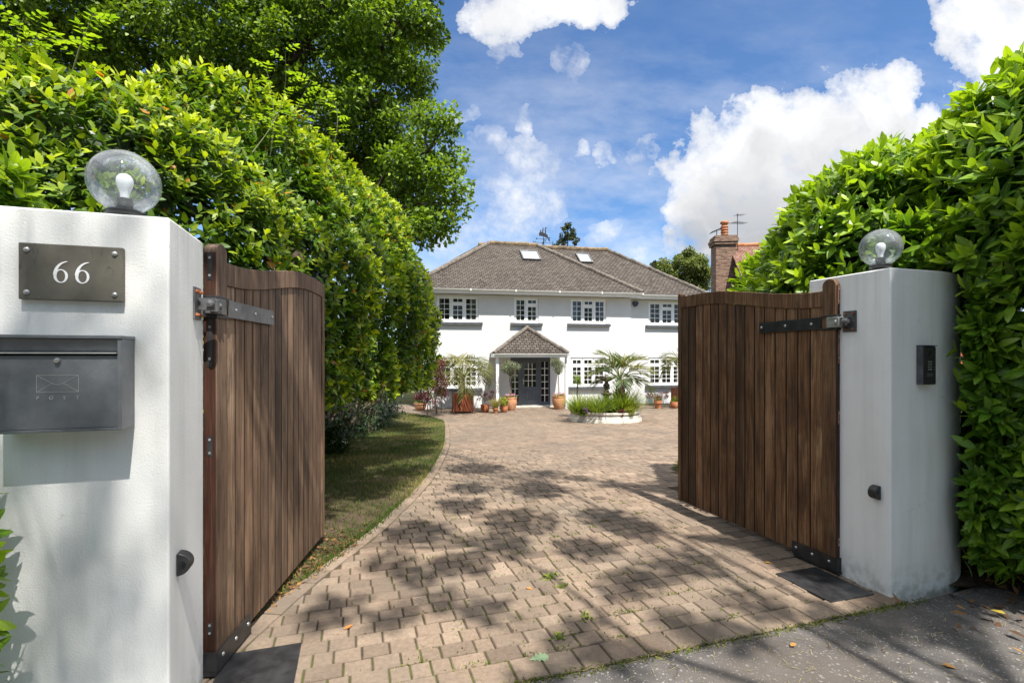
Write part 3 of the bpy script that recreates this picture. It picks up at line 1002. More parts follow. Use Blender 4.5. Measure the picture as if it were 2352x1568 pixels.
flap_l = [(-ex, et)] + [(-.014 + .028 * k / 8, -.001 - .0035 * math.sin(PI * k / 8)) for k in range(9)] + [(ex, et)]
for l in lines + [flap_l]: mb.ribbon(l, .0011, fn, .0009 if len(l) == 2 else .0010)
mb.build('envelope_emblem', M['bright_edge'], dr)
for k, ch in enumerate('POST'):
    me = text_mesh(ch, .017, .0008)
    o = link('letter', me, M['bright_edge'], dr)
    o.location = (-.0585 + k * .0395, yd - .0006, -.052); o.rotation_euler = (PI / 2, 0, 0)


# ------------------------------------------------------------------ globe lamps
def globe_lamp(a, b, z, label):
    L = thing('globe_lamp', label, 'lamp', gl(a, b, z), A1, 'globe lamps on the gate pillars')
    mb = MB()
    mb.lathe([(.058, 0), (.062, .004), (.062, .012), (.052, .020), (.050, .034), (.066, .042), (.070, .048), (.070, .058), (.060, .066), (.030, .067), (.030, .115), (.022, .118), (0, .118)], 28)
    mb.build('base', M['black_plastic'], L, 35)
    prof = []
    R = .133; cz = .187
    for k in range(23):
        w = -PI / 2 + math.asin(.058 / R) + (PI - math.asin(.058 / R)) * k / 22
        prof.append((max(R * math.cos(w), 0), cz + R * math.sin(w)))
    prof[-1] = (0, cz + R)
    mb = MB(); mb.lathe(prof, 48); mb.build('globe', M['globe'], L, 180)
    mb = MB()
    mb.lathe([(.016, .116), (.0165, .128), (.017, .140), (.024, .158), (.029, .172), (.0305, .180)], 24)
    mb.lathe([(.0300, .1801), (.0315, .190), (.029, .206), (.020, .218), (.010, .223), (0, .224)], 24)
    mb.build('bulb', M['bulb'], L, 60)
    return L


globe_lamp(-.2305, .215, ZT, 'clear globe lamp with a white bulb on the pillar above the number plate')
globe_lamp(4.305, .29, ZR, 'clear globe lamp half covered by laurel leaves on the shaded pillar')


# ------------------------------------------------------------------ gates
def ztop(a, s=1):
    k = min(1, max(0, (a - .15) / 1.28)); k = k * k * (3 - 2 * k)
    return 2.085 + .145 * k - (.012 * max(0, (a - 1.5) / .3) ** 2 if s < 0 else 0)


def gate(pos, ang, s, wood_m, label, lab_post):
    """leaf hung at pos, running along ang; s=-1 drive side on the right of it, +1 on the left"""
    Lg = .0; L = 1.83; T = .064
    g = thing('wooden_gate', label, 'gate', pos, ang, 'pair of arched driveway gates')
    zb = .052
    Y = lambda t_: s * (-t_)                      # t = 0 on the drive side, going away from the drive
    fn = lambda a, b, t_: (a, Y(t_), b)
    # hinge post with a rounded head
    pw = .112; zt_ = 2.168
    poly = [(0, zb), (pw, zb), (pw, zt_ - .05)] + [(pw / 2 + pw / 2 * math.cos(w), zt_ - .05 + .05 * math.sin(w)) for w in [PI * k / 12 for k in range(1, 12)]] + [(0, zt_ - .05)]
    mb = MB(); mb.val = .35; mb.extr(poly, T, fn)
    o = mb.build('hinge_post', wood_m, g, 30, .004)
    mb = MB(); mb.val = .5; mb.bb(-.0018, -.0002, min(Y(.003), Y(T - .003)), max(Y(.003), Y(T - .003)), zb + .003, zt_ - .052); mb.build('edge_lipping', M['wood_red'], g)
    # inlaid steel strips on the edge of the post
    for zc, hh in ((2.045, .135), (1.665, .24), (1.15, .10), (.24, .06)):
        mb = MB(); mb.bb(-.0035, .0, min(Y(.018), Y(.044)), max(Y(.018), Y(.044)), zc - hh / 2, zc + hh / 2)
        ep = mb.build('edge_plate', M['black_metal'] if s < 0 else M['rust_plate'], g, bevel=.0008)
        for dz in (-.33, .33):
            mb = MB(); mb.lathe([(.0065, 0), (.0065, .002), (.003, .002), (.003, .001), (0, .001)], 12, (-.0034, Y(.031), zc + dz * hh), Matrix.Rotation(-PI / 2, 3, 'Y'))
            mb.build('screw', M['zinc'], ep, 40)
    # meeting stile
    mw = .05
    ze = ztop(L, s) + (.035 if s > 0 else .0)
    poly = [(L - mw, zb), (L, zb), (L, ze - .02), (L - .012, ze - .004), (L - mw / 2, ze), (L - mw + .012, ze - .004), (L - mw, ze - .02)]
    mb = MB(); mb.val = .45; mb.extr(poly, T, fn); mb.build('meeting_stile', wood_m, g, 30, .004)
    if s < 0:
        mb = MB(); mb.bb(L + .014, L + .052, min(Y(.012), Y(.075)), max(Y(.012), Y(.075)), zb, ze - .03); mb.build('stop_bead', wood_m, g, bevel=.003)
        mb = MB(); mb.bb(L + .0005, L + .0138, min(Y(.022), Y(.06)), max(Y(.022), Y(.06)), zb, ze - .03); mb.build('gap_shade', M['black_metal'], g)  # black strip set into the gap, standing in for its shade
    # curved top rail
    N_ = 26; a0, a1 = pw + .0015, L - mw - .0015
    up = [(a0 + (a1 - a0) * k / N_, ztop(a0 + (a1 - a0) * k / N_, s)) for k in range(N_ + 1)]
    dn = [(a, z - .118) for a, z in up]
    mb = MB(); mb.val = .5
    m_ = N_ + 1
    t0, t1 = .003, T - .004
    vs = [fn(a, b, t0) for a, b in up] + [fn(a, b, t0) for a, b in dn] + [fn(a, b, t1) for a, b in up] + [fn(a, b, t1) for a, b in dn]
    fs = []
    for i in range(N_):
        fs += [[i, i + 1, m_ + i + 1, m_ + i], [2 * m_ + i, 3 * m_ + i, 3 * m_ + i + 1, 2 * m_ + i + 1], [i, 2 * m_ + i, 2 * m_ + i + 1, i + 1], [m_ + i, m_ + i + 1, 3 * m_ + i + 1, 3 * m_ + i]]
    fs += [[0, m_, 3 * m_, 2 * m_], [N_, 2 * m_ + N_, 3 * m_ + N_, m_ + N_]]
    mb.add(vs, fs); mb.build('top_rail', wood_m, g, 40, .003)
    # tongued boards
    mb = MB(); nb = 15; bw = (a1 - a0) / nb
    for k in range(nb):
        x0, x1 = a0 + k * bw + .0026, a0 + (k + 1) * bw - .0026
        mb.val = min(1, max(0, random.gauss(.52, .30)))
        c = .0028; tf, tm, tb = .0125, .0170, .036
        za, zc_ = ztop(x0, s) - .1195, ztop(x1, s) - .1195
        sec = [(x0, tm), (x0 + c, tf), (x1 - c, tf), (x1, tm), (x1, tb), (x0, tb)]
        vs = [(x, Y(t_), zb + .004) for x, t_ in sec] + [(x, Y(t_), za + (zc_ - za) * (x - x0) / (x1 - x0)) for x, t_ in sec]
        fsd = [[i, (i + 1) % 6, 6 + (i + 1) % 6, 6 + i] for i in range(6)]
        mb.add(vs, [fsd[1], fsd[4], list(range(6)), list(range(6, 12))])
        mb.val = -1.0      # V faces of the joints take the dark groove colour
        mb.add(vs, [fsd[0], fsd[2], fsd[3], fsd[5]])
    mb.val = -1.0; mb.bb(a0, a1, min(Y(.0365), Y(.042)), max(Y(.0365), Y(.042)), zb + .005, 1.96)
    mb.build('board_panel', wood_m, g)
    # long strap hinge
    st = .0045
    mb = MB()
    ys = sorted((Y(-.0005), Y(-.0005 - st)))
    tip = [(.712, 1.800), (.712, 1.872), (.70, 1.886)]
    poly = [(.118, 1.800)] + [(.705, 1.796)] + tip + [(.118, 1.890)]
    mb.extr(poly, st, lambda a, b, t_: (a, Y(-.0005 - t_), b))
    so = mb.build('hinge_strap', M['strap'] if s < 0 else M['black_metal'], g, bevel=.001)
    for a in (.20, .44, .685):
        mb = MB(); mb.lathe([(.0115, 0), (.0105, .003), (.006, .006), (0, .007)], 16, (a, Y(-.005), 1.843), Matrix.Rotation(PI / 2 if s < 0 else -PI / 2, 3, 'X') if False else Matrix.Rotation(s * -PI / 2, 3, 'X'))
        mb.build('bolt', M['zinc'], so, 50)
    # clasp round the post and the knuckle
    mb = MB()
    y0, y1 = sorted((Y(-.008), Y(T + .006)))
    mb.bb(-.012, .117, y0, y1, 1.884, 1.900); mb.bb(-.012, .117, y0, y1, 1.790, 1.806)
    mb.bb(-.012, -.004, y0, y1, 1.8062, 1.8838)
    mb.build('hinge_clasp', M['black_metal'], g, bevel=.002)
    mb = MB()
    y0, y1 = sorted((Y(-.020), Y(.030)))
    mb.bb(-.050, .060, y0, y1, 1.8075, 1.8825)
    mb.lathe([(0, -.032), (.020, -.030), (.021, 0), (.020, .030), (0, .032)], 16, (-.040, Y(-.012), 1.845))
    mb.lathe([(.018, 0), (.018, .004), (.013, .012), (.006, .016), (0, .017)], 16, (-.02, Y(-.020), 1.845), Matrix.Rotation(s * -PI / 2, 3, 'X'))
    mb.build('hinge_knuckle', M['grey_metal'] if s < 0 else M['zinc'], g, 35, .002)
    # steel shoe under the hinge end
    mb = MB()
    y0, y1 = sorted((Y(-.0085), Y(T + .0085)))
    mb.bb(-.010, .375, *sorted((Y(-.0005), Y(-.0085))), .030, .128)
    mb.bb(-.010, .375, *sorted((Y(T + .0005), Y(T + .0085))), .030, .128)
    mb.bb(-.0098, .3748, *sorted((Y(-.0003), Y(T + .0003))), .030, .0505)
    mb.bb(-.014, -.0045, y0, y1, .0302, .1278)
    so = mb.build('bottom_shoe', M['black_metal'], g, bevel=.0015)
    for a in (.05, .19, .335):
        mb = MB(); mb.lathe([(.0115, 0), (.0105, .003), (.006, .006), (0, .007)], 16, (a, Y(-.0085), .085), Matrix.Rotation(s * -PI / 2, 3, 'X'))
        mb.build('bolt', M['zinc'], so, 50)
    mb = MB()
    mb.bb(-.02, .36, *sorted((Y(-.004), Y(T + .004))), .014, .0295)
    for a in (.03, .33): mb.lathe([(.022, 0), (.022, .0135)], 14, (a, Y(T / 2), .0))
    mb.build('drive_arm', M['black_metal'], g)
    return g


M['strap'] = noisy('grey_strap_steel', (.10, .105, .11), (.20, .205, .21), 10, .38, .5, .15, 60, metal=.3)
M['rust_plate'] = noisy('rust_stained_plate', (.16, .075, .04), (.30, .17, .11), 16, .6, .3, .3, 60)
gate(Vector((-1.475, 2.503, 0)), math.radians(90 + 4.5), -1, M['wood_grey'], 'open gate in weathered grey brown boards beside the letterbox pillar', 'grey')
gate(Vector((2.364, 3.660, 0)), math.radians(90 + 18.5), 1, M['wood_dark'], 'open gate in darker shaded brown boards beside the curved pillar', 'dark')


# ------------------------------------------------------------------ beam sensors on the pillars' inner faces
def beam(pos, sx, label):
    t_ = thing('beam_sensor', label, 'sensor', pos, A1, 'gate beam sensors')
    mb = MB(); vs = []
    prof = [(.045 * math.sin(w), .047 * math.cos(w)) for w in [PI * k / 12 for k in range(13)]]
    n = len(prof)
    D = .052
    # half-round hood: curved side outwards, flat side towards the other pillar line
    ring = [(0, -.047), *[(-(.0) - .0, 0)] * 0]
    poly = [(-.026 + .0, -.047 * math.cos(PI * k / 14) * 1.0) for k in range(0)]
    hood = [(.052 * math.sin(PI * k / 14), -.047 * math.cos(PI * k / 14)) for k in range(15)]
    mb.extr(hood, .055, lambda a, b, q: (sx * (.001 + a), -.026 + q, b))
    mb.build('hood', M['black_plastic'], t_, 40, .003)
    mb = MB(); mb.lathe([(.014, 0), (.014, .003), (.010, .0045), (0, .0045)], 16, (sx * .022, -.0262, 0), Matrix.Rotation(PI / 2, 3, 'X')); mb.build('lens', M['glass'], t_, 40)
    return t_


beam(gl(0, .105, .725), 1, 'half round black beam sensor on the wall below the letterbox pillar corner')
beam(rp_c + E2 * .09 + Vector((0, 0, .675)), -1, 'half round black beam sensor on the pillar beside the darker gate')

# ------------------------------------------------------------------ covers of the underground motors
for pos, lab in ((Vector((-1.285, 2.52, 0)), 'flat black motor cover plate by the foot of the greyer gate'), (Vector((2.18, 3.52, 0)), 'flat black motor cover plate by the foot of the darker gate')):
    pl_ = thing('ground_cover', lab, 'cover plate', pos, A1, 'motor covers in the paving')
    mb = MB(); mb.prism([(-.19, -.225), (.19, -.225), (.19, .225), (-.19, .225)], -.01, .009); mb.build('plate', M['cover'] if 'cover' in M else M['black_metal'], pl_, bevel=.003)
    mb = MB(); mb.bb(-.06, .05, -.05, -.044, .0092, .0105); mb.bb(-.06, .05, .03, .036, .0092, .0105); mb.bb(-.066, -.0602, -.05, .036, .0092, .0105); mb.bb(.0502, .056, -.05, .036, .0092, .0105)
    mb.build('moulding', M['black_metal'], pl_)

# ------------------------------------------------------------------ entry keypad on the curved front
i = 3
kp0 = front[i]; d_ = (front[i + 1] - front[i - 1]).normalized()
kpw = rp_c + (E1 * kp0.x + E2 * kp0.y) + Vector((0, 0, 1.538))
kang = A1 + math.atan2(d_.y, d_.x)
kp = thing('entry_keypad', 'black entry intercom with a keypad on the curved grey wall', 'intercom', kpw, kang)
mb = MB(); mb.bb(-.062, .062, -.038, .004, -.132, .128); mb.build('housing', M['grey_metal'], kp, bevel=.003)
mb = MB(); mb.bb(-.058, .058, -.044, -.0382, -.128, .122); fp = mb.build('faceplate', M['black_plastic'], kp, bevel=.002)
mb = MB(); mb.bb(-.064, .064, -.050, .0, .1285, .133); mb.build('hood', M['black_plastic'], kp, bevel=.001)
mb = MB(); mb.lathe([(.026, 0), (.026, .002), (.020, .003), (.019, .0015), (0, .0015)], 24, (.0, -.044, .074), R90); mb.build('speaker', M['black_metal'], fp, 30)
for r_ in range(4):
    for c_ in range(3):
        mb = MB(); mb.lathe([(.0048, 0), (.0044, .0022), (0, .0026)], 10, (-.014 + c_ * .014, -.044, .022 - r_ * .017), R90)
        mb.build('button', M['zinc'], fp, 40)
for r_ in range(2):
    mb = MB(); mb.lathe([(.003, 0), (.003, .002), (0, .0022)], 8, (.040, -.044, -.012 - r_ * .017), R90); mb.build('indicator', M['zinc'], fp)
mb = MB(); mb.bb(-.026, .026, -.0458, -.0441, -.078, -.054); mb.build('name_window', M['grey_metal'], fp, bevel=.0006)


# ------------------------------------------------------------------ the white house
def uvmap(o, fn):
    me = o.data
    uv = me.uv_layers.new(name='uv')
    for p in me.polygons:
        for li in p.loop_indices:
            uv.data[li].uv = fn(p, me.vertices[me.loops[li].vertex_index].co)
    return o


def slope_uv(p, co):
    """u along the horizontal of the face, v up its slope"""
    nrm = p.normal
    h = Vector((0, 0, 1)).cross(nrm)
    h = h.normalized() if h.length > 1e-4 else Vector((1, 0, 0))
    s = nrm.cross(h)
    return (co.dot(h) + 50.3, co.dot(s) + 50.17)


def rects(mb, x0, x1, z0, z1, holes, y, dep):
    """wall panel in the plane y with rectangular holes and reveals going back by dep"""
    xs = sorted({x0, x1} | {h[0] for h in holes} | {h[1] for h in holes})
    zs = sorted({z0, z1} | {h[2] for h in holes} | {h[3] for h in holes})
    for i in range(len(xs) - 1):
        for j in range(len(zs) - 1):
            cx, cz = (xs[i] + xs[i + 1]) / 2, (zs[j] + zs[j + 1]) / 2
            if cx < x0 or cx > x1 or cz < z0 or cz > z1: continue
            if any(h[0] < cx < h[1] and h[2] < cz < h[3] for h in holes): continue
            mb.quad((xs[i], y, zs[j]), (xs[i + 1], y, zs[j]), (xs[i + 1], y, zs[j + 1]), (xs[i], y, zs[j + 1]))
    for a, b, c, d in holes:
        mb.quad((a, y, c), (a, y + dep, c), (a, y + dep, d), (a, y, d))
        mb.quad((b, y + dep, c), (b, y, c), (b, y, d), (b, y + dep, d))
        mb.quad((a, y, d), (a, y + dep, d), (b, y + dep, d), (b, y, d))
        mb.quad((a, y + dep, c), (a, y, c), (b, y, c), (b, y + dep, c))


def solve(fn, a, b):
    fa = fn(a)
    for _ in range(60):
        m_ = (a + b) / 2; fm = fn(m_)
        if (fm > 0) == (fa > 0): a, fa = m_, fm
        else: b = m_
    return (a + b) / 2


OH = .46                      # eaves overhang of the main block
SB = .42                      # set-back of the right-hand wing
uR = zz(1512, 700)[0]
ue = zz(1592, 606, OH)[0]; ze = zz(900, 588, OH)[1] + .03
vr = solve(lambda v: zz(865, 278, v)[0] - (ue - (OH - v)), -8, -1)
zr = zz(865, 278, vr)[1]
ul = zz(545, 270, vr)[0]; uel = ul - (OH - vr)
pit = (zr - ze) / (OH - vr)
OW = OH - SB
uwe = zz(2060, 622, OW)[0]
vw = solve(lambda v: zz(1350, 312, v)[0] - (uwe - (OW - v)), -9, -1)
zw = zz(1350, 312, vw)[1]
vb, vwb = 2 * vr - OH, 2 * vw - OW
print('HOUSE', uR, ue, ze, vr, zr, ul, uel, pit, '| wing', uwe, vw, zw)
house = thing('white_house', 'two storey white rendered house with brown hipped roofs beyond the drive', 'house', H0, HA)
wb = ze - .20                # wall head


def win(zx0, zx1, zy0, zy1, v=0.0):
    u0, z1 = zz(zx0, zy0, v); u1, z0 = zz(zx1, zy1, v)
    zc = (z0 + zz(zx0, zy1, v)[1]) / 2
    zt = (z1 + zz(zx1, zy0, v)[1]) / 2
    return (u0, u1, zc, zt)


W1 = win(186, 472, 622, 798); W2 = win(715, 882, 635, 807); W3 = win(1102, 1345, 645, 810)
W4 = win(1634, 1890, 662, 818, -SB)
G1 = win(195, 470, 1030, 1247); G2 = win(1100, 1340, 1043, 1243)
G3 = win(1632, 1880, 1045, 1234, -SB)
top_z = (W1[3] + W2[3] + W3[3]) / 3; bot_z = (W1[2] + W2[2] + W3[2]) / 3
gt_z = G2[3]; gb_z = (G1[2] + G2[2]) / 2
print('WIN z', top_z, bot_z, gt_z, gb_z)
fixz = lambda w, a, b: (w[0], w[1], a, b)
W1, W2, W3, W4 = [fixz(w, bot_z, top_z) for w in (W1, W2, W3, W4)]
G1, G2, G3 = [fixz(w, gb_z, gt_z) for w in (G1, G2, G3)]
du0, dz1 = zz(690, 1036); du1, dz0 = zz(962, 1376)
DO = (du0, du1, .06, dz1)
uL = uel + OH
uWR = uwe - OH
mb = MB()
rects(mb, uL, uR, -.3, wb, [W1, W2, W3, G1, G2, DO], 0, .14)
mb.quad((uR, 0, -.3), (uR, SB, -.3), (uR, SB, wb), (uR, 0, wb))
rects(mb, uR, uWR, -.3, wb, [W4, G3], SB, .14)
yb, ywb = -vb - OH, -vwb - OH
mb.quad((uL, yb, -.3), (uL, 0, -.3), (uL, 0, wb), (uL, yb, wb))
mb.quad((uWR, SB, -.3), (uWR, ywb, -.3), (uWR, ywb, wb), (uWR, SB, wb))
mb.quad((uL, yb, -.3), (uL, yb, wb), (uR, yb, wb), (uR, yb, -.3)); mb.quad((uR, ywb, -.3), (uR, ywb, wb), (uWR, ywb, wb), (uWR, ywb, -.3))
mb.quad((uR, yb, -.3), (uR, yb, wb), (uR, ywb, wb), (uR, ywb, -.3))
mb.build('wall', M['house'], house, fix=False)
mb = MB(); mb.bb(uL + .1, uR - .1, 1.4, yb - .1, .0, wb - .05); mb.bb(uR - .05, uWR - .1, SB + 1.0, ywb - .1, .0, wb - .05)
mb.build('inner_partition', noisy('dim_interior', (.06, .06, .057), (.13, .12, .11), 1.3, .9), house)


def hip(mb, u0, u1, v0, v1, ul_, ur_, vr_, z0, z1):
    """hipped roof, corners given in (u, v outwards)"""
    A, B, C_, D = (u0, -v0, z0), (u1, -v0, z0), (u1, -v1, z0), (u0, -v1, z0)
    E, F = (ul_, -vr_, z1), (ur_, -vr_, z1)
    mb.add([A, B, C_, D, E, F], [[0, 1, 5, 4], [1, 2, 5], [2, 3, 4, 5], [3, 0, 4]])
    return A, B, C_, D, E, F


mb = MB()
urm = ue - (OH - vr)
k1 = hip(mb, uel, ue, OH, vb, ul, urm, vr, ze, zr)
o = mb.build('roof', M['roof'], house, fix=False); uvmap(o, slope_uv)
roof1 = o
mb = MB()
uw0 = urm - 3.2
k2 = hip(mb, uw0 - (OW - vw) + .3, uwe, OW, vwb, uw0 + .3, uwe - (OW - vw), vw, ze, zw)
o = mb.build('roof', M['roof'], house, fix=False); uvmap(o, slope_uv)
roof2 = o


def ridge_tiles(name, m_, segs, par, r=.105, lift=.02):
    mb = MB()
    for a, b in segs:
        a, b = Vector(a), Vector(b); l = (b - a).length; n = max(1, int(l / .36)); d = (b - a) / n
        for i in range(n):
            p0 = a + d * i; p1 = a + d * (i + 1)
            up = Vector((random.gauss(0, .004), random.gauss(0, .004), lift + random.gauss(0, .006)))
            mb.tube([p0 + up, p1 + d * .04 + up + Vector((0, 0, .012))], [r * .94, r * 1.04], 8)
    return mb.build(name, m_, par, 40)


A, B, C_, D, E, F = k1
for sg in ((B, F), (A, E), (C_, F), (D, E)): ridge_tiles('hip_tiles', M['ridge'], [sg], roof1)
ridge_tiles('ridge_tiles', M['lichen'], [(E, F)], roof1, .12)
A, B, C_, D, E, F = k2
for sg in ((B, F), (C_, F)): ridge_tiles('hip_tiles', M['ridge'], [sg], roof2)
ridge_tiles('ridge_tiles', M['lichen'], [(E, F)], roof2, .12)
# eaves: soffit, fascia, gutter
mb = MB()
sz = ze - .17
mb.bb(uel + .04, ue - .04, -OH + .06, .0, sz - .01, sz); mb.bb(uR + .001, uwe - .04, -OW + .06, SB - .001, sz - .012, sz - .002)
mb.bb(uR + .0, ue - .04, -OH + .065, -OW + .055, sz - .011, sz - .001)
mb.bb(ue - .075, ue - .05, -OH + .05, 2.0, sz - .004, ze - .03); mb.bb(uel + .05, uel + .075, -OH + .05, 2.0, sz - .004, ze - .03)
mb.bb(uel + .08, ue - .08, -OH + .035, -OH + .06, sz - .02, ze - .02); mb.bb(ue - .04, uwe - .05, -OW + .035, -OW + .06, sz - .021, ze - .02)
mb.build('fascia', M['white_paint'], house)


def gutter(mb, x0, x1, y, z, r=.062):
    n = 8; vs = []
    for x in (x0, x1):
        for k in range(n + 1):
            w = PI + PI * k / n
            vs.append((x, y + r * math.cos(w), z + r * math.sin(w)))
        for k in range(n + 1):
            w = 2 * PI - PI * k / n
            vs.append((x, y + r * .9 * math.cos(w), z + r * .9 * math.sin(w)))
    m_ = 2 * n + 2
    mb.add(vs, [[i, (i + 1) % m_, m_ + (i + 1) % m_, m_ + i] for i in range(m_)] + [list(range(m_)), list(range(m_, 2 * m_))])


mb = MB(); gutter(mb, uel, ue + .02, -OH - .035, ze - .03); gutter(mb, ue - .05, uwe, -OW - .035, ze - .03)
x = uel + .6
while x < ue: mb.bb(x, x + .05, -OH - .10, -OH + .034, ze - .10, ze - .022); x += 1.9
mb.build('gutter', M['white_paint'], house, 40)


def window(w, y, lites, name='window'):
    """casement: lites = [(fraction, kind)], kind 'full' or 'top' (top light above)"""
    u0, u1, z0, z1 = w
    mb = MB(); f = .055
    y0 = y + .045
    mb.bb(u0, u1, y0, y0 + .07, z1 - f, z1); mb.bb(u0, u1, y0, y0 + .07, z0, z0 + f)
    mb.bb(u0, u0 + f, y0 + .001, y0 + .069, z0 + f, z1 - f); mb.bb(u1 - f, u1, y0 + .001, y0 + .069, z0 + f, z1 - f)
    a = u0 + f; tot = (u1 - u0 - 2 * f)
    gb = MB()

    def sash(a, b, c, d, cols, rows, proud):
        s = .052; ys = y0 - (.016 if proud else -.012)
        mb.bb(a, b, ys, ys + .05, d - s, d); mb.bb(a, b, ys, ys + .05, c, c + s)
        mb.bb(a, a + s, ys + .001, ys + .049, c + s, d - s); mb.bb(b - s, b, ys + .001, ys + .049, c + s, d - s)
        a, b, c, d = a + s, b - s, c + s, d - s
        for k in range(1, cols):
            x = a + (b - a) * k / cols; mb.bb(x - .011, x + .011, ys + .008, ys + .03, c, d)
        for k in range(1, rows):
            z = c + (d - c) * k / rows; mb.bb(a, b, ys + .0085, ys + .0295, z - .011, z + .011)
        dx = random.gauss(0, .004); dz = random.gauss(0, .004)
        gb.quad((a, ys + .02 + dx, c), (b, ys + .02 - dx, c), (b, ys + .02 - dx + dz, d), (a, ys + .02 + dx + dz, d))

    for i, (fr, kind) in enumerate(lites):
        b = a + tot * fr
        if i: mb.bb(a - .025, a + .025, y0 + .003, y0 + .066, z0 + f, z1 - f)
        l, r_ = a + (.027 if i else .002), b - (.027 if i < len(lites) - 1 else .002)
        if kind == 'full': sash(l, r_, z0 + f + .002, z1 - f - .002, 2, 4, False)
        else:
            zm = z1 - f - (z1 - z0 - 2 * f) * (.27 if kind == 'top' else .25)
            mb.bb(l, r_, y0 + .004, y0 + .065, zm - .022, zm + .022)
            sash(l, r_, zm + .024, z1 - f - .002, 2, 1, True)
            sash(l, r_, z0 + f + .002, zm - .024, 2, 3 if kind == 'top' else 4, kind == 'gtop')
        a = b
    fr = mb.build(name, M['white_paint'], house)
    gb.build('pane', M['glass'], fr, fix=False)
    if name == 'window':
        for s_, e_ in ((u0 + .05, 1), (u1 - .05, -1)):
            cb = MB(); wd = random.uniform(.16, .34); K = 14; yb_ = y0 + .13
            vs = [(s_ + e_ * wd * k / K, yb_ + .028 * math.sin(k * 1.9), zz_) for zz_ in (z0 + .03, z1 - .03) for k in range(K + 1)]
            cb.add(vs, [[k, k + 1, K + 2 + k, K + 1 + k] for k in range(K)]); cb.build('curtain', M['curtain'], fr, 180, fix=False)
    sb = MB(); sb.add([(u0 - .16, y - .12, z0 - .13), (u1 + .16, y - .12, z0 - .13), (u1 + .16, y - .001, z0 - .13), (u0 - .16, y - .001, z0 - .13),
                       (u0 - .16, y - .12, z0 - .035), (u1 + .16, y - .12, z0 - .035), (u1 + .16, y - .001, z0 - .005), (u0 - .16, y - .001, z0 - .005)],
                      [[0, 1, 5, 4], [4, 5, 6, 7], [1, 2, 6, 5], [0, 4, 7, 3], [0, 3, 2, 1]])
    sb.build('sill', M['sill'], fr)
    return fr


M['curtain'] = noisy('pale_curtain', (.30, .29, .27), (.48, .46, .43), 5, .9)
T3 = [(.333, 'full'), (.334, 'top'), (.333, 'full')]
window(W1, 0, T3); window(W2, 0, [(.5, 'full'), (.5, 'top')]); window(W3, 0, T3); window(W4, SB, T3)
G = [(.333, 'gtop'), (.334, 'gtop'), (.333, 'gtop')]
window(G1, 0, G); window(G2, 0, G); window(G3, SB, G)

# door with side lights
u0, u1, z0, z1 = DO
y0 = .04
mb = MB()
pts = [zz(q, 1200)[0] for q in (690, 700, 745, 768, 885, 902, 950, 962)]
ds = [u0, pts[1], pts[2], pts[3], pts[4], pts[5], pts[6], u1]
hd = z1 - .13
mb.bb(u0, u1, y0, y0 + .08, hd, z1)
for a, b in ((ds[0], ds[1]), (ds[2], ds[3]), (ds[4], ds[5]), (ds[6], ds[7])): mb.bb(a, b, y0 + .001, y0 + .079, z0, hd)
mb.bb(ds[1], ds[2], y0 + .004, y0 + .07, z0, z0 + .14); mb.bb(ds[5], ds[6], y0 + .004, y0 + .07, z0, z0 + .14)
mb.bb(ds[1], ds[2], y0 + .004, y0 + .07, hd - .10, hd); mb.bb(ds[5], ds[6], y0 + .004, y0 + .07, hd - .10, hd)
df = mb.build('door_frame', M['anthracite'], house, bevel=.004)
for a, b in ((ds[1], ds[2]), (ds[5], ds[6])):
    gb = MB(); gb.quad((a, y0 + .05, z0 + .14), (b, y0 + .05, z0 + .14), (b, y0 + .053, hd - .10), (a, y0 + .053, hd - .10)); gb.build('pane', M['glass'], df, fix=False)
    mb = MB(); x = (a + b) / 2; mb.bb(x - .012, x + .012, y0 + .02, y0 + .045, z0 + .14, hd - .10)
    for k in range(1, 6):
        z = z0 + .14 + (hd - .24 - z0) * k / 6; mb.bb(a, b, y0 + .0205, y0 + .0445, z - .012, z + .012)
    mb.build('glazing_bar', M['white_paint'], df)
a, b = ds[3] + .004, ds[4] - .004
door = MB(); zd0, zd1 = z0 + .035, hd - .006; st_ = .125; zg0 = z0 + .80; zg1 = zd1 - .15
door.bb(a, a + st_, y0 + .006, y0 + .06, zd0, zd1); door.bb(b - st_, b, y0 + .006, y0 + .06, zd0, zd1)
door.bb(a + st_, b - st_, y0 + .007, y0 + .059, zg1, zd1); door.bb(a + st_, b - st_, y0 + .007, y0 + .059, zg0 - .12, zg0); door.bb(a + st_, b - st_, y0 + .007, y0 + .059, zd0, zd0 + .17)
door.bb(a + st_, b - st_, y0 + .022, y0 + .05, zd0 + .17, zg0 - .12)
mid = (a + b) / 2; door.bb(mid - .05, mid + .05, y0 + .0075, y0 + .0585, zd0 + .17, zg0 - .12)
for xa, xb in ((a + st_ + .035, mid - .085), (mid + .085, b - st_ - .035)): door.bb(xa, xb, y0 + .012, y0 + .03, zd0 + .20, zg0 - .15)
dd = door.build('front_door', M['anthracite'], house, bevel=.006)
gb = MB(); gb.quad((a + st_, y0 + .035, zg0), (b - st_, y0 + .035, zg0), (b - st_, y0 + .037, zg1), (a + st_, y0 + .037, zg1)); gb.build('pane', M['glass'], dd, fix=False)
mb = MB()
for k in (1, 2): x = a + st_ + (b - a - 2 * st_) * k / 3; mb.bb(x - .011, x + .011, y0 + .012, y0 + .032, zg0, zg1)
for k in range(1, 4): z = zg0 + (zg1 - zg0) * k / 4; mb.bb(a + st_, b - st_, y0 + .0125, y0 + .0315, z - .011, z + .011)
mb.build('glazing_bar', M['white_paint'], dd)
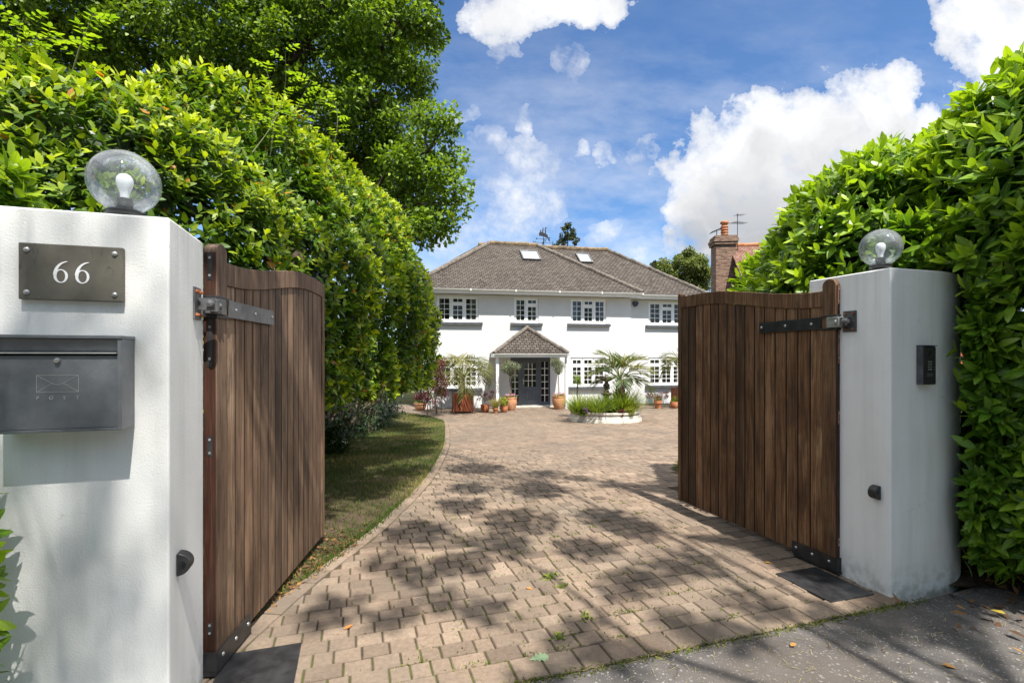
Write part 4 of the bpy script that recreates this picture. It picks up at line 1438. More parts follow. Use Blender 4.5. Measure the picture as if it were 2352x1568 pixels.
mb = MB(); mb.bb(a + .045, a + .08, y0 - .006, y0 + .0055, zd0 + .86, zd0 + 1.10); mb.bb(a + .055, a + .17, y0 - .05, y0 - .03, zd0 + 1.0, zd0 + 1.02); mb.bb(a + .055, a + .07, y0 - .0299, y0 - .0061, zd0 + 1.0, zd0 + 1.02)
mb.build('handle', M['zinc'], dd, bevel=.003)
mb = MB(); mb.bb(a, b, y0 - .03, y0 + .06, z0, z0 + .033); mb.build('threshold', M['zinc'], dd, bevel=.004)
mb = MB(); mb.bb(u0 - .08, u1 + .08, -.42, .03, -.1, z0 - .004); mb.build('doorstep', M['stone'], house, bevel=.008)

# porch
VP = 1.15
pl0, pze = zz(577, 1013, VP); pl1, _ = zz(1086, 1017, VP); pze = (zz(577, 1013, VP)[1] + zz(1086, 1017, VP)[1]) / 2
pu, pz = zz(795, 846, .0)
mb = MB(); mb.add([(pl0, -VP, pze), (pl1, -VP, pze), (pl1, -.002, pze), (pl0, -.002, pze), (pu, -.18, pz)], [[0, 1, 4], [1, 2, 4], [3, 0, 4], [2, 3, 4]])
pr = mb.build('porch_roof', M['roof'], house, fix=False); uvmap(pr, slope_uv)
for px_ in (pl0, pl1): ridge_tiles('hip_tiles', M['ridge'], [((px_, -VP, pze), (pu, -.18, pz))], pr, .085)
mb = MB(); gutter(mb, pl0 - .03, pl1 + .03, -VP - .03, pze - .02, .05); mb.bb(pl0 + .03, pl1 - .03, -VP + .03, -VP + .055, pze - .16, pze - .005)
mb.bb(pl0 + .03, pl0 + .055, -VP + .056, -.002, pze - .16, pze - .006); mb.bb(pl1 - .055, pl1 - .03, -VP + .056, -.002, pze - .16, pze - .006); mb.bb(pl0 + .056, pl1 - .056, -VP + .056, -.002, pze - .15, pze - .135)
mb.build('porch_fascia', M['white_paint'], house)
for x in (zz(600, 1200, .95)[0], zz(1072, 1200, .95)[0]):
    mb = MB(); mb.bb(x - .06, x + .06, -1.01, -.89, -.05, pze - .152); mb.build('porch_post', M['white_paint'], house, bevel=.008)

# alarm box
au, az = zz(1545, 674, -SB + .06)
mb = MB(); poly = [(-.10, .10), (.10, .10), (.155, .0), (.05, -.14), (-.05, -.14), (-.155, .0)]
mb.prism([(p[0], p[1]) for p in poly], 0, .08)
mb.v = [(au + x, SB - .002 - z, az + y) for x, y, z in mb.v]
al = mb.build('alarm_box', noisy('navy_plastic', (.012, .016, .045), (.02, .025, .06), 20, .35, .5), house, bevel=.008)
# velux-like roof lights
for (zx, zy, v0, which, wd, hg) in ((824, 351, OH, 0, .82, .95), (1192, 370, OW, 1, .62, .92)):
    p = pit if which == 0 else (zw - ze) / (OW - vw)
    v = solve(lambda v: zz(zx, zy, v)[1] - (ze + (v0 - v) * p), -7, v0)
    u, z = zz(zx, zy, v)
    R = Matrix.Rotation(math.atan(p), 3, 'X')
    ce = Vector((u, -v, z)) + R @ Vector((0, 0, .03))
    mb = MB(); t_ = .07
    for dx, dy, sx, sy in ((0, hg / 2, wd + t_, t_), (0, -hg / 2, wd + t_, t_), (wd / 2, 0, t_, hg - t_), (-wd / 2, 0, t_, hg - t_)):
        mb.box(ce + R @ Vector((dx, dy, .02)), (sx, sy, .10), M=R)
    rl_ = mb.build('roof_window', M['grey_metal'], house, bevel=.004)
    mb = MB(); mb.box(ce + R @ Vector((0, 0, .02)), (wd - t_ * .9, hg - t_ * .9, .02), M=R); mb.build('pane', M['skyglass'], rl_)

# weather vane on the ridge
wu, wz = zz(915, 299, vw)
wv = thing('weather_vane', 'black weather vane with birds on a boat above the house ridge', 'weather vane', hw(wu, vw, wz - .05), HA)
H1 = zz(915, 165, vw)[1] - wz + .05
mb = MB(); mb.tube([(0, 0, 0), (0, 0, H1 * .72)], [.022, .016], 8); mb.build('pole', M['black_metal'], wv, 40)
mb = MB()
R2 = Matrix.Rotation(math.radians(-8), 3, 'Z')
zc = H1 * .34
for w in (0, PI / 2): mb.tube([R2 @ Vector((-.40 * math.cos(w), -.40 * math.sin(w), zc)), R2 @ Vector((.40 * math.cos(w), .40 * math.sin(w), zc))], .011, 6)
mb.lathe([(.04, zc - .03), (.05, zc), (.04, zc + .03)], 10)
ca = mb.build('compass_arms', M['black_metal'], wv)
for ch, w in (('N', PI), ('S', 0), ('E', PI / 2), ('W', -PI / 2)):
    o = link('letter', text_mesh(ch, .20, .008), M['black_metal'], ca)
    o.location = R2 @ Vector((.47 * math.cos(w), .47 * math.sin(w), zc)); o.rotation_euler = (PI / 2, 0, 0)
mb = MB(); za = H1 * .52
mb.tube([(-.36, 0, za), (.30, 0, za)], .010, 6)
f3 = lambda a, b, t_: (a, -.006 + t_, b)
mb.extr([(.26, za - .01), (.24, za + .07), (.36, za + .10), (.31, za), (.36, za - .11), (.25, za - .075)], .012, f3); mb.extr([(-.42, za), (-.33, za + .05), (-.33, za - .05)], .012, f3)
mb.build('arrow', M['black_metal'], wv)
mb = MB(); zb_ = H1 * .66
mb.extr([(-.24, zb_ + .04), (-.22, zb_ + .17), (-.12, zb_ + .20), (.12, zb_ + .12), (.22, zb_ + .06), (.25, zb_ - .12), (.18, zb_ - .10), (.0, zb_ - .02), (-.2, zb_ + .0)], .02, f3)
for bx, hh in ((-.15, .14), (-.03, .24), (.10, .30)):
    z_ = zb_ + .14 - max(0, bx) * .3
    mb.extr([(bx - .03, z_), (bx + .03, z_), (bx + .03, z_ + hh * .6), (bx + .012, z_ + hh), (bx + .09, z_ + hh * .85), (bx + .05, z_ + hh * 1.1), (bx - .012, z_ + hh * 1.12), (bx - .03, z_ + hh * .6)], .016, lambda a, b, t_: (a, -.004 + t_ * .9, b))
mb.build('vane_figure', M['black_metal'], wv)

# ------------------------------------------------------------------ brick neighbour
npos = at(1681.7, 564, 27.0)
zrn = npos.z - GZ_HOUSE
nb = thing('brick_house', 'red brick house with tiled roof and tall chimney behind the laurel', 'house', Vector((npos.x, npos.y, GZ_HOUSE)), math.radians(-5.8))
ev, ez = 4.2, zrn - 4.2 * 1.0
mb = MB(); mb.add([(0, -ev, -.2), (0, ev, -.2), (0, ev, ez - .1), (0, 0, zrn - .1), (0, -ev, ez - .1)], [[0, 1, 2, 3, 4]])
mb.add([(0, -ev, -.2), (10, -ev, -.2), (10, -ev, ez - .1), (0, -ev, ez - .1)], [[0, 1, 2, 3]]); mb.add([(10, -ev, -.2), (10, ev, -.2), (10, ev, ez - .1), (10, 0, zrn - .1), (10, -ev, ez - .1)], [[0, 1, 2, 3, 4]])
mb.add([(0, ev, -.2), (10, ev, -.2), (10, ev, ez - .1), (0, ev, ez - .1)], [[0, 1, 2, 3]])
o = mb.build('wall', M['tilehung'], nb); uvmap(o, slope_uv)
mb = MB(); e_ = .25
rb, ra = (-.18, -ev - e_, ez - e_), (10.2, -ev - e_, ez - e_)
mb.add([rb, ra, (10.2, 0, zrn), (-.18, 0, zrn), (-.18, ev + e_, ez - e_), (10.2, ev + e_, ez - e_)], [[0, 1, 2, 3], [3, 2, 5, 4]])
mb.add([(p[0], p[1], p[2] - .09) for p in (rb, ra, (10.2, 0, zrn), (-.18, 0, zrn), (-.18, ev + e_, ez - e_), (10.2, ev + e_, ez - e_))], [[3, 2, 1, 0], [4, 5, 2, 3]])
mb.add([rb, (-.18, 0, zrn), (-.18, 0, zrn - .09), (rb[0], rb[1], rb[2] - .09)], [[0, 1, 2, 3]]); mb.add([(-.18, ev + e_, ez - e_), (-.18, 0, zrn), (-.18, 0, zrn - .09), (-.18, ev + e_, ez - e_ - .09)], [[0, 1, 2, 3]])
rf = mb.build('roof', M['redroof'], nb, fix=False); uvmap(rf, slope_uv)
ridge_tiles('ridge_tiles', M['redridge'] if 'redridge' in M else M['terracotta'], [((-.15, 0, zrn), (10.2, 0, zrn))], rf, .12, .0)
ct = EYE + (HY - 548) / FPX * 27 - GZ_HOUSE
mb = MB()
mb.bb(-1.02, -.005, -.62, .30, -.2, ct); mb.bb(-1.10, .07, -.70, .38, ct - .42, ct - .2801); mb.bb(-1.14, .11, -.74, .42, ct - .28, ct - .12); mb.bb(-1.08, .05, -.68, .36, ct - .12, ct + .04)
ch = mb.build('chimney', M['brick'], nb, fix=True)
uvmap(ch, lambda p, co: (co.x + co.y + 50, co.z + 50) if abs(p.normal.z) < .5 else (co.x + 50, co.y + 50))
mb = MB()
prof = [(.20, 0)]
for k in range(4): prof += [(.17, .02 + k * .14), (.17, .10 + k * .14), (.20, .11 + k * .14), (.20, .14 + k * .14)]
prof += [(.15, .60), (.15, .72), (.22, .74), (.22, .82), (.10, .88), (0, .90)]
mb.lathe(prof, 16, (-.45, -.16, ct + .04)); mb.build('chimney_pot', M['terracotta'], ch, 35)
mb = MB(); mb.tube([(-.95, -.5, ct + .03), (-.95, -.5, ct + .30)], .02, 6); mb.box((-.98, -.5, ct + .33), (.62, .5, .02), M=Matrix.Rotation(math.radians(-22), 3, 'Y')); mb.build('cowl', M['black_metal'], ch)
mb = MB(); mb.tube([(.16, -.35, ct - 1.6), (.16, -.35, ct + 1.25)], .018, 6); mb.tube([(.0, -.35, ct - .6), (.16, -.35, ct - .6)], .014, 5)
mb.tube([(-.2, -.55, ct + .72), (.65, .0, ct + .80)], .012, 5)
for k in range(9):
    f = k / 8; c_ = Vector((-.2 + .85 * f, -.55 + .55 * f, ct + .72 + .08 * f)); mb.tube([c_ + Vector((-.14, .2, 0)) * (1.4 - f * .6), c_ - Vector((-.14, .2, 0)) * (1.4 - f * .6)], .008, 4)
mb.tube([(.05, -.4, ct + 1.15), (.5, -.2, ct + 1.2)], .010, 5)
for k in range(5):
    f = k / 4; c_ = Vector((.05 + .45 * f, -.4 + .2 * f, ct + 1.15 + .05 * f)); mb.tube([c_ + Vector((-.1, .2, 0)), c_ - Vector((-.1, .2, 0))], .007, 4)
mb.build('aerial', M['black_metal'], ch)
R = Matrix.Rotation(PI / 4, 3, 'X'); ce = Vector((1.05, -1.75, zrn - 1.75)) + R @ Vector((0, 0, .04))
mb = MB()
for dx, dy, sx, sy in ((0, .62, 1.05, .08), (0, -.62, 1.05, .08), (.485, 0, .08, 1.16), (-.485, 0, .08, 1.16)): mb.box(ce + R @ Vector((dx, dy, .02)), (sx, sy, .10), M=R)
rl_ = mb.build('roof_window', M['white_paint'], nb); mb = MB(); mb.box(ce + R @ Vector((0, 0, .02)), (.89, 1.16, .02), M=R); mb.build('pane', M['skyglass'], rl_)


# ------------------------------------------------------------------ potted plants and the round bed
def zg(zx, zy):
    return gpt((1000 + zx / 2.8) / 1.0629, (500 + zy / 2.8) / 1.0629)


def px_m(P, n):
    """n zoom pixels as metres at the distance of P"""
    return n / 2.8 / 1.0629 / FPX * P.y


def pot(P, r, h, mat_, par, kind='belly'):
    mb = MB()
    if kind == 'belly': prof = [(r * .60, 0), (r * .82, h * .22), (r * .98, h * .52), (r, h * .72), (r * .96, h * .86), (r * 1.0, h * .88), (r * 1.0, h), (r * .9, h), (r * .86, h * .86), (0, h * .85)]
    elif kind == 'cone': prof = [(r * .66, 0), (r * .84, h * .62), (r * .90, h * .66), (r * 1.0, h * .68), (r * 1.0, h), (r * .92, h), (r * .88, h * .86), (0, h * .85)]
    else: prof = [(r * .55, 0), (r * .80, h * .25), (r * .95, h * .6), (r * .93, h * .78), (r * 1.05, h * .84), (r * 1.06, h), (r * .95, h), (r * .88, h * .86), (0, h * .85)]
    mb.lathe(prof, 28); return mb.build('pot', mat_, par, 40)


def ball_leaves(name, c, r, n, L, W, mat_, par, flat=.9, ex=None, kind='lo', yb=.4):
    cs, rs = [], []
    for i in range(14):
        d = Vector((random.gauss(0, 1), random.gauss(0, 1), random.gauss(0, 1))).normalized() * random.uniform(.35, .75)
        cs.append((c[0] + d.x * r, c[1] + d.y * r, c[2] + d.z * r * flat)); rs.append(r * random.uniform(.28, .48))
    return tree_leaves(name, cs, rs, n, L, W, mat_, par, kind, .9, yb)


def blades(name, c, r, n, L, W, mat_, par, spread=.6, droop=.35, yb=.3):
    a = RNG.uniform(0, 6.28, n); q = np.sqrt(RNG.random(n))
    P = np.stack([c[0] + r * q * np.cos(a), c[1] + r * q * np.sin(a), np.full(n, c[2])], 1)
    D = np.stack([np.cos(a) * spread * q, np.sin(a) * spread * q, np.ones(n)], 1) + RNG.normal(size=(n, 3)) * .14
    N = np.stack([-np.cos(a), -np.sin(a), np.full(n, .3)], 1)
    return leaves(name, P, D, N, L * RNG.uniform(.55, 1.1, n), W, mat_, par, 'mid' if W > .006 else 'blade', np.clip(RNG.random(n) * yb * 2 - .1, 0, 1), droop)


def fronds(name, c, n, L, mat_, par, e0=(-25, 80), leaf=.42, nl=34, W=.011, droop=.55, v=.9, yb=.3, stem=.0):
    """pinnate palm fronds: arching rachis with two rows of leaflets"""
    PP, DD, NN, LL, YY = [], [], [], [], []
    mb = MB()
    for i in range(n):
        az = i * 2.39996 + random.gauss(0, .15); el = math.radians(e0[0] + (e0[1] - e0[0]) * ((i + .5) / n) ** .8 + random.gauss(0, 5))
        l = L * random.uniform(.82, 1.1)
        p = Vector(c); h = Vector((math.cos(az), math.sin(az), 0)); pts = [p.copy()]
        S = 16; e = el
        for k in range(S):
            e -= droop * (.25 + 1.5 * k / S) / S * 1.6
            p = p + (h * math.cos(e) + Vector((0, 0, math.sin(e)))) * (l / S); pts.append(p.copy())
        mb.tube(pts, [.016 * (1 - .8 * k / S) + .003 for k in range(S + 1)], 4)
        yg = max(0, min(1, random.gauss(yb, .2) + (.3 if el < 0 else 0)))
        for k in range(nl):
            f = .38 + .62 * (k + .5) / nl; fi = f * S; a = int(min(fi, S - 1)); q = pts[a].lerp(pts[a + 1], fi - a); t_ = (pts[a + 1] - pts[a]).normalized()
            side = t_.cross(Vector((0, 0, 1))); side = side.normalized() if side.length > 1e-3 else Vector((1, 0, 0)); up = side.cross(t_)
            for s_ in (-1, 1):
                d = t_ * (.75 + .6 * f) + side * s_ * .8 + up * (.45 * v)
                PP.append(q); DD.append(d); NN.append(up - side * s_ * .5); LL.append(leaf * (.55 + .75 * math.sin(PI * min(1, .15 + f * .78))) * random.uniform(.85, 1.1)); YY.append(yg)
    o = leaves(name, np.array(PP), np.array(DD), np.array(NN), np.array(LL), W, mat_, par, 'mid', np.array(YY), .38)
    mb.build('frond_stalks', M['palm_stem'], par)
    return o


M['palm_stem'] = noisy('frond_stalk', (.12, .15, .05), (.22, .22, .09), 9, .5, .4)
M['palm_trunk'] = noisy('shaggy_palm_trunk', (.05, .032, .02), (.19, .13, .08), 22, .95, .1, .9, 40, dist=.02)


def soil_disc(r, z, par):
    mb = MB(); mb.lathe([(r, z), (r * .6, z + .015), (0, z + .02)], 16); mb.build('compost', M['soil'], par)


def trunk(par, z0, h, r0, r1, mat_='stem', wob=.05, name='trunk'):
    mb = MB(); limb(mb, (0, 0, z0), (random.gauss(0, .02), random.gauss(0, .02), z0 + h), r0, r1, 0, 8, wob, 8); return mb.build(name, M[mat_], par, 60)


def palm_trunk(par, z0, h, r):
    mb = MB()
    prof = []
    k = 14
    for i in range(k + 1):
        f = i / k; prof.append((r * (1.25 - .45 * f) * (1 + .10 * (i % 2)), z0 + h * f))
    prof.append((0, z0 + h + .02)); mb.lathe(prof, 12)
    for i in range(46):
        f = random.random(); a = random.random() * 6.28; rr = r * (1.2 - .4 * f); p = Vector((rr * math.cos(a), rr * math.sin(a), z0 + h * f)); d = Vector((math.cos(a) * .7, math.sin(a) * .7, .8)).normalized()
        mb.tube([p, p + d * r * random.uniform(.7, 1.4)], [r * .16, r * .04], 4)
    mb.build('trunk', M['palm_trunk'], par)


# palm in a wooden planter, left of the porch
P = zg(362, 1418); w = px_m(P, 136); h = px_m(P, 132)
pp = thing('potted_palm', 'drooping palm in a square orange wooden planter left of the porch', 'potted palm', P, HA, 'palms by the house')


def planter(par, w, h, m_):
    mb = MB(); t_ = .022; n = 6
    for s in (0, 1, 2, 3):
        R = Matrix.Rotation(s * PI / 2, 3, 'Z')
        for k in range(n):
            bw = (w - .1) / n; mb.val = random.random()
            c_ = R @ Vector((-w / 2 + .05 + bw * (k + .5), -w / 2 + .03, h * .53)); mb.box(c_, (bw - .003, t_, h * .86), s * PI / 2)
    for sx in (-1, 1):
        for sy in (-1, 1): mb.val = random.random(); mb.bb(sx * (w / 2 - .03) - .03, sx * (w / 2 - .03) + .03, sy * (w / 2 - .03) - .03, sy * (w / 2 - .03) + .03, 0, h)
    mb.bb(-w / 2 + .045, w / 2 - .045, -w / 2 + .045, w / 2 - .045, h * .12, h * .88)
    return mb.build('planter', m_, par, bevel=.004)


planter(pp, w, h, M['wood_orange'])
palm_trunk(pp, h * .88, px_m(P, 98), .12)
zc = h * .88 + px_m(P, 100)
fronds('fronds', (0, 0, zc), 20, 1.55, M['palm_pale'], pp, (30, 89), .54, 14, .020, 1.5, .6, .25)
P2 = P
# striped pot with a purple maple
P = zg(516, 1418)
t_ = thing('potted_maple', 'purple leaved maple in a streaked brown glazed pot', 'potted plant', P)
pot(P, px_m(P, 31), px_m(P, 54), M['streaked'], t_); hz = px_m(P, 46)
trunk(t_, hz, px_m(P, 60), .012, .006)
mb = MB()
for i in range(9): limb(mb, (0, 0, hz + px_m(P, 30)), (random.uniform(-.28, .3), random.uniform(-.25, .25), hz + px_m(P, random.uniform(40, 100))), .006, .003, .1, 4)
mb.build('branches', M['stem'], t_)
cs = [(random.uniform(-.34, .32), random.uniform(-.2, .2), hz + px_m(P, random.uniform(45, 105))) for _ in range(17)]
tree_leaves('foliage', cs, [.09] * 17, 620, .065, .012, M['acer'], t_, 'lo', .5)
# small pot of wispy grass
P = zg(588, 1423)
t_ = thing('potted_grass', 'wispy straw coloured grass in a small terracotta pot', 'potted plant', P)
pot(P, px_m(P, 21), px_m(P, 38), M['terracotta'], t_, 'cone'); soil_disc(px_m(P, 17), px_m(P, 33), t_)
blades('foliage', (0, 0, px_m(P, 32)), .07, 520, .50, .0035, M['strawy'], t_, .55, .25, .4)
# pot of yellow green shrub
P = zg(646, 1417)
t_ = thing('potted_shrub', 'yellow green bushy plant in a rounded terracotta pot', 'potted plant', P)
pot(P, px_m(P, 28), px_m(P, 46), M['terracotta'], t_)
ball_leaves('foliage', (0, 0, px_m(P, 72)), px_m(P, 42), 1100, .055, .018, M['lime'], t_, .85)


def olive(P, r, h, ct, cr, n, label):
    t_ = thing('potted_olive', label, 'potted tree', P, 0, 'standard olives by the door')
    pot(P, r, h, M['terra_pale'], t_); soil_disc(r * .88, h * .86, t_)
    trunk(t_, h * .84, ct - h * .84 - cr * .2, .022, .016, wob=.03)
    mb = MB()
    for i in range(12): limb(mb, (0, 0, ct - cr * .75), (random.gauss(0, cr * .5), random.gauss(0, cr * .5), ct + random.uniform(-.2, .8) * cr), .010, .003, .05, 4)
    mb.build('branches', M['stem'], t_)
    ball_leaves('crown', (0, 0, ct), cr, n, .075, .0085, M['olive'], t_, 1.05, yb=.5)
    cs = [(random.uniform(-.8, .8) * r, random.uniform(-.8, .4) * r, h + .03) for _ in range(16)]
    tree_leaves('underplanting', cs, .09, 320, .05, .017, M['grassy'], t_)
    for nm, k0 in (('flower', 9),):
        P_, d_, k_ = cluster([(random.uniform(-.8, .9) * r, random.uniform(-.9, .2) * r, h + .09) for _ in range(12)], .06, 120)
        leaves('blossoms', P_, rdir(120), np.tile([0, -.5, .8], (120, 1)), .035, .016, M['pink_fl'], t_, 'lo', RNG.random(120))


P = zg(690, 1404); olive(P, px_m(P, 44), px_m(P, 92), px_m(P, 290), px_m(P, 74), 2600, 'standard olive tree in a big pale pot left of the grey door')
P = zg(1021, 1395); olive(P, px_m(P, 46), px_m(P, 92), px_m(P, 285), px_m(P, 66), 2300, 'standard olive tree in a big pale pot right of the grey door')
# low bowl far left
P = zg(74, 1404)
t_ = thing('potted_bowl_plant', 'wide terracotta bowl of dark purple leaves below the hedge tip', 'potted plant', P)
pot(P, px_m(P, 43), px_m(P, 52), M['terra_pale'], t_, 'bowl')
ball_leaves('foliage', (0, 0, px_m(P, 85)), px_m(P, 46), 700, .07, .02, M['acer'], t_, .8)
ball_leaves('underplanting', (0, 0, px_m(P, 55)), px_m(P, 34), 300, .06, .02, M['grassy'], t_, .5)
# right of the bed
P = zg(1698, 1391)
t_ = thing('potted_maple', 'dark feathery maple over grass in a small terracotta pot', 'potted plant', P)
pot(P, px_m(P, 29), px_m(P, 55), M['terracotta'], t_, 'cone'); blades('grass', (0, 0, px_m(P, 46)), .10, 260, .36, .004, M['strawy'], t_, .6, .25)
cs = [(random.uniform(-.42, .42), random.uniform(-.2, .2), px_m(P, 88) + random.uniform(-.08, .16)) for _ in range(22)]
tree_leaves('foliage', cs, [.085] * 22, 760, .07, .011, M['acer'], t_, 'lo', .35)
mb = MB()
for i in range(8): limb(mb, (0, 0, px_m(P, 46)), (random.uniform(-.4, .4), random.uniform(-.2, .2), px_m(P, 90)), .007, .003, .15, 5)
mb.build('branches', M['stem'], t_)
P = zg(1808, 1389)
t_ = thing('potted_herb', 'green leafy herb in a round terracotta pot beside the dark planter', 'potted plant', P)
pot(P, px_m(P, 28), px_m(P, 46), M['terracotta'], t_)
ball_leaves('foliage', (0, 0, px_m(P, 52)), px_m(P, 25), 420, .05, .017, M['grassy'], t_, .6)
tree_leaves('flower_spray', [(random.uniform(-.1, .2), random.uniform(-.1, .1), px_m(P, random.uniform(60, 105))) for _ in range(9)], .05, 140, .04, .012, M['lime'], t_)
P = zg(1868, 1382)
t_ = thing('potted_palm', 'arching palm in a brown planter half hidden by the darker gate', 'potted palm', P, HA, 'palms by the house')
planter(t_, .72, .86, M['wood_orange']); palm_trunk(t_, .75, .85, .12)
fronds('fronds', (0, 0, 1.6), 16, 1.2, M['palm_pale'], t_, (14, 86), .50, 12, .020, 1.3, .6, .3)

# round raised bed
FB = Vector((FB_C.x, FB_C.y, gz(FB_C.y)))
R0 = 1.21
t_ = thing('stone_bed', 'round raised flower bed edged in pale stone on the drive', 'planter', FB)
prof = [(R0 + .02, -.05), (R0 + .02, .10), (R0 + .0, .13), (R0 - .02, .145), (R0 - .015, .17), (R0 - .03, .20), (R0 - .07, .25), (R0 - .06, .275), (R0 - .02, .29), (R0 - .015, .33), (R0 - .03, .345), (R0 - .20, .345), (R0 - .21, .20)]
mb = MB(); NS = 10
for s in range(NS):
    a0 = 2 * PI * s / NS + .004; a1 = 2 * PI * (s + 1) / NS - .004; K = 8; m_ = len(prof)
    vs = [(r_ * math.cos(a0 + (a1 - a0) * k / K), r_ * math.sin(a0 + (a1 - a0) * k / K), z_) for k in range(K + 1) for r_, z_ in prof]
    mb.add(vs, [[k * m_ + i, k * m_ + (i + 1) % m_, (k + 1) * m_ + (i + 1) % m_, (k + 1) * m_ + i] for k in range(K) for i in range(m_)] + [list(range(m_)), list(range(K * m_, (K + 1) * m_))])
mb.build('kerb', M['stone'], t_, 40)
mb = MB(); mb.lathe([(R0 - .19, .27), (R0 * .5, .30), (0, .31)], 32); mb.build('soil', M['soil'], t_)
SZ = FB.z + .28


def bed(zx, dy):
    """spot in the bed: seen at zoom column zx, dy behind the middle"""
    Y = FB.y + dy
    return Vector((((1000 + zx / 2.8) / 1.0629 - CX) / FPX * Y, Y, SZ))


P = bed(1345, .0)
t_ = thing('stone_fountain', 'dark tiered stone fountain rising from the round bed', 'fountain', P)
hh = (EYE + (HY - (500 + 1180 / 2.8) / 1.0629) / FPX * P.y) - SZ
mb = MB()
prof = [(.20, 0), (.20, .06), (.13, .10), (.10, .18), (.16, .30), (.17, .36), (.09, .42), (.075, .50), (.12, .56), (.19, .60), (.20, .63), (.10, .66), (.065, .74), (.10, .84), (.12, .90), (.07, .97), (.06, 1.02)]
sc_ = (hh - .14) / 1.02
mb.lathe([(r_, z_ * sc_) for r_, z_ in prof], 20); mb.build('pedestal', M['bronze'], t_, 40)
mb = MB(); b_ = hh - .14
mb.lathe([(.06, b_), (.14, b_ + .03), (.24, b_ + .09), (.285, b_ + .12), (.285, b_ + .14), (.26, b_ + .14), (.20, b_ + .09), (0, b_ + .06)], 26); mb.build('basin', M['bronze'], t_, 40)
P = bed(1440, .5)
t_ = thing('palm_tree', 'blue green palm with arching fronds growing in the round bed', 'palm tree', P)
palm_trunk(t_, -.05, px_m(P, 215), .17)
fronds('fronds', (0, 0, px_m(P, 205)), 18, 1.18, M['palm'], t_, (14, 84), .52, 12, .026, .95, 1.0, .15)
P = bed(1146, .55)
t_ = thing('cabbage_palm', 'small spiky cabbage palm on a thin stem in the bed', 'palm tree', P)
trunk(t_, -.05, px_m(P, 195), .03, .022, 'stem', .02)
n = 90; d = rdir(n); d[:, 2] = np.abs(d[:, 2]) * 1.0 - .25
leaves('foliage', np.tile([[0, 0, px_m(P, 190)]], (n, 1)), d, np.tile([0, 0, 1.], (n, 1)), .40 * RNG.uniform(.7, 1.1, n), .014, M['grassy'], t_, 'mid', RNG.random(n) * .8, .25)
for zx, dy, r, L, n, lab, mt in ((1150, -.70, .17, .80, 210, 'clump of upright strap leaves at the outer end of the bed', 'grassy'), (1290, -.85, .22, .78, 260, 'clump of bright strap leaves in front of the fountain', 'grassy'),
                                (1455, -.25, .32, .95, 420, 'tall yellow tipped strap leaves beneath the palm', 'grassy'), (1215, -.1, .32, .90, 260, 'loose tall stems with seed heads behind the strap leaves', 'lime'), (1510, -.45, .24, .75, 260, 'yellow strap leaves leaning over the gate end of the bed', 'lime')):
    P = bed(zx, dy); t_ = thing('border_plant', lab, 'plant', P, 0, 'plants in the round bed')
    blades('foliage', (0, 0, -.02), r, n, L, .011 if mt == 'grassy' else .006, M[mt], t_, .62, .42, .5)
for zx, dy, r, n, lab, mt, fm in ((1195, -.98, .20, 520, 'purple flowers trailing over the stone rim', 'grassy', 'purple_fl'), (1445, -1.02, .15, 300, 'dark purple leaved plant at the stone rim', 'acer', 'acer'),
                                  (1500, -.88, .24, 900, 'mound of yellow green leaves at the stone rim', 'lime', 'lime'), (1395, -.6, .24, 700, 'mound of green leaves between the strap leaves', 'grassy', 'lime')):
    P = bed(zx, dy); t_ = thing('bedding_plant', lab, 'plant', P, 0, 'low plants in the round bed')
    ball_leaves('foliage', (0, 0, r * .55), r, n, .055, .018, M[mt], t_, .75)
    if fm != mt:
        P_, d_, k_ = cluster([(random.gauss(0, r * .5), random.gauss(0, r * .4) - r * .3, r * random.uniform(.4, 1.2)) for _ in range(9)], .07, 110)
        leaves('blossoms', P_, rdir(110), np.tile([0, -.7, .5], (110, 1)), .045, .018, M[fm], t_, 'lo', RNG.random(110))
P = bed(1540, .1)
t_ = thing('border_plant', 'airy seed heads on long thin stems behind the palm', 'plant', P, 0, 'plants in the round bed')
mb = MB(); cs = []
for i in range(26):
    e = Vector((random.uniform(-.7, .35), random.uniform(-.4, .5), random.uniform(.5, .95))); limb(mb, (random.gauss(0, .08), random.gauss(0, .08), -.02), e, .004, .002, .08, 5, .03, 3); cs.append(tuple(e))
mb.build('stems', M['stem'], t_); tree_leaves('seed_head', cs, .035, 420, .022, .008, M['strawy'], t_)

# shrubs where the hedge ends
P = at(985, 905, 17.9); P.z = gz(P.y)
t_ = thing('purple_maple', 'purple leaved maple bush between the hedge tip and the palm', 'shrub', P)
mb = MB()
for i in range(4): limb(mb, (random.gauss(0, .05), random.gauss(0, .05), 0), (random.uniform(-.3, .3), random.uniform(-.4, .4), random.uniform(.8, 1.9)), .014, .005, .05, 5)
mb.build('stems', M['stem'], t_)
cs = [(random.uniform(-.55, .5), random.uniform(-.4, .4), random.uniform(.55, 2.0)) for _ in range(30)]
tree_leaves('foliage', cs, .22, 3000, .075, .017, M['acer'], t_)
P = at(1006, 900, 18.9); P.z = gz(P.y)
t_ = thing('green_shrub', 'loose small leaved green shrub in front of the house window', 'shrub', P)
mb = MB()
for i in range(5): limb(mb, (random.gauss(0, .05), random.gauss(0, .05), 0), (random.uniform(-.3, .15), random.uniform(-.3, .3), random.uniform(.8, 2.2)), .012, .005, .08, 5)
mb.build('stems', M['stem'], t_)
cs = [(random.uniform(-.35, .22), random.uniform(-.3, .3), random.uniform(.5, 2.35)) for _ in range(32)]
tree_leaves('foliage', cs, .17, 2200, .07, .02, M['hedge'], t_)


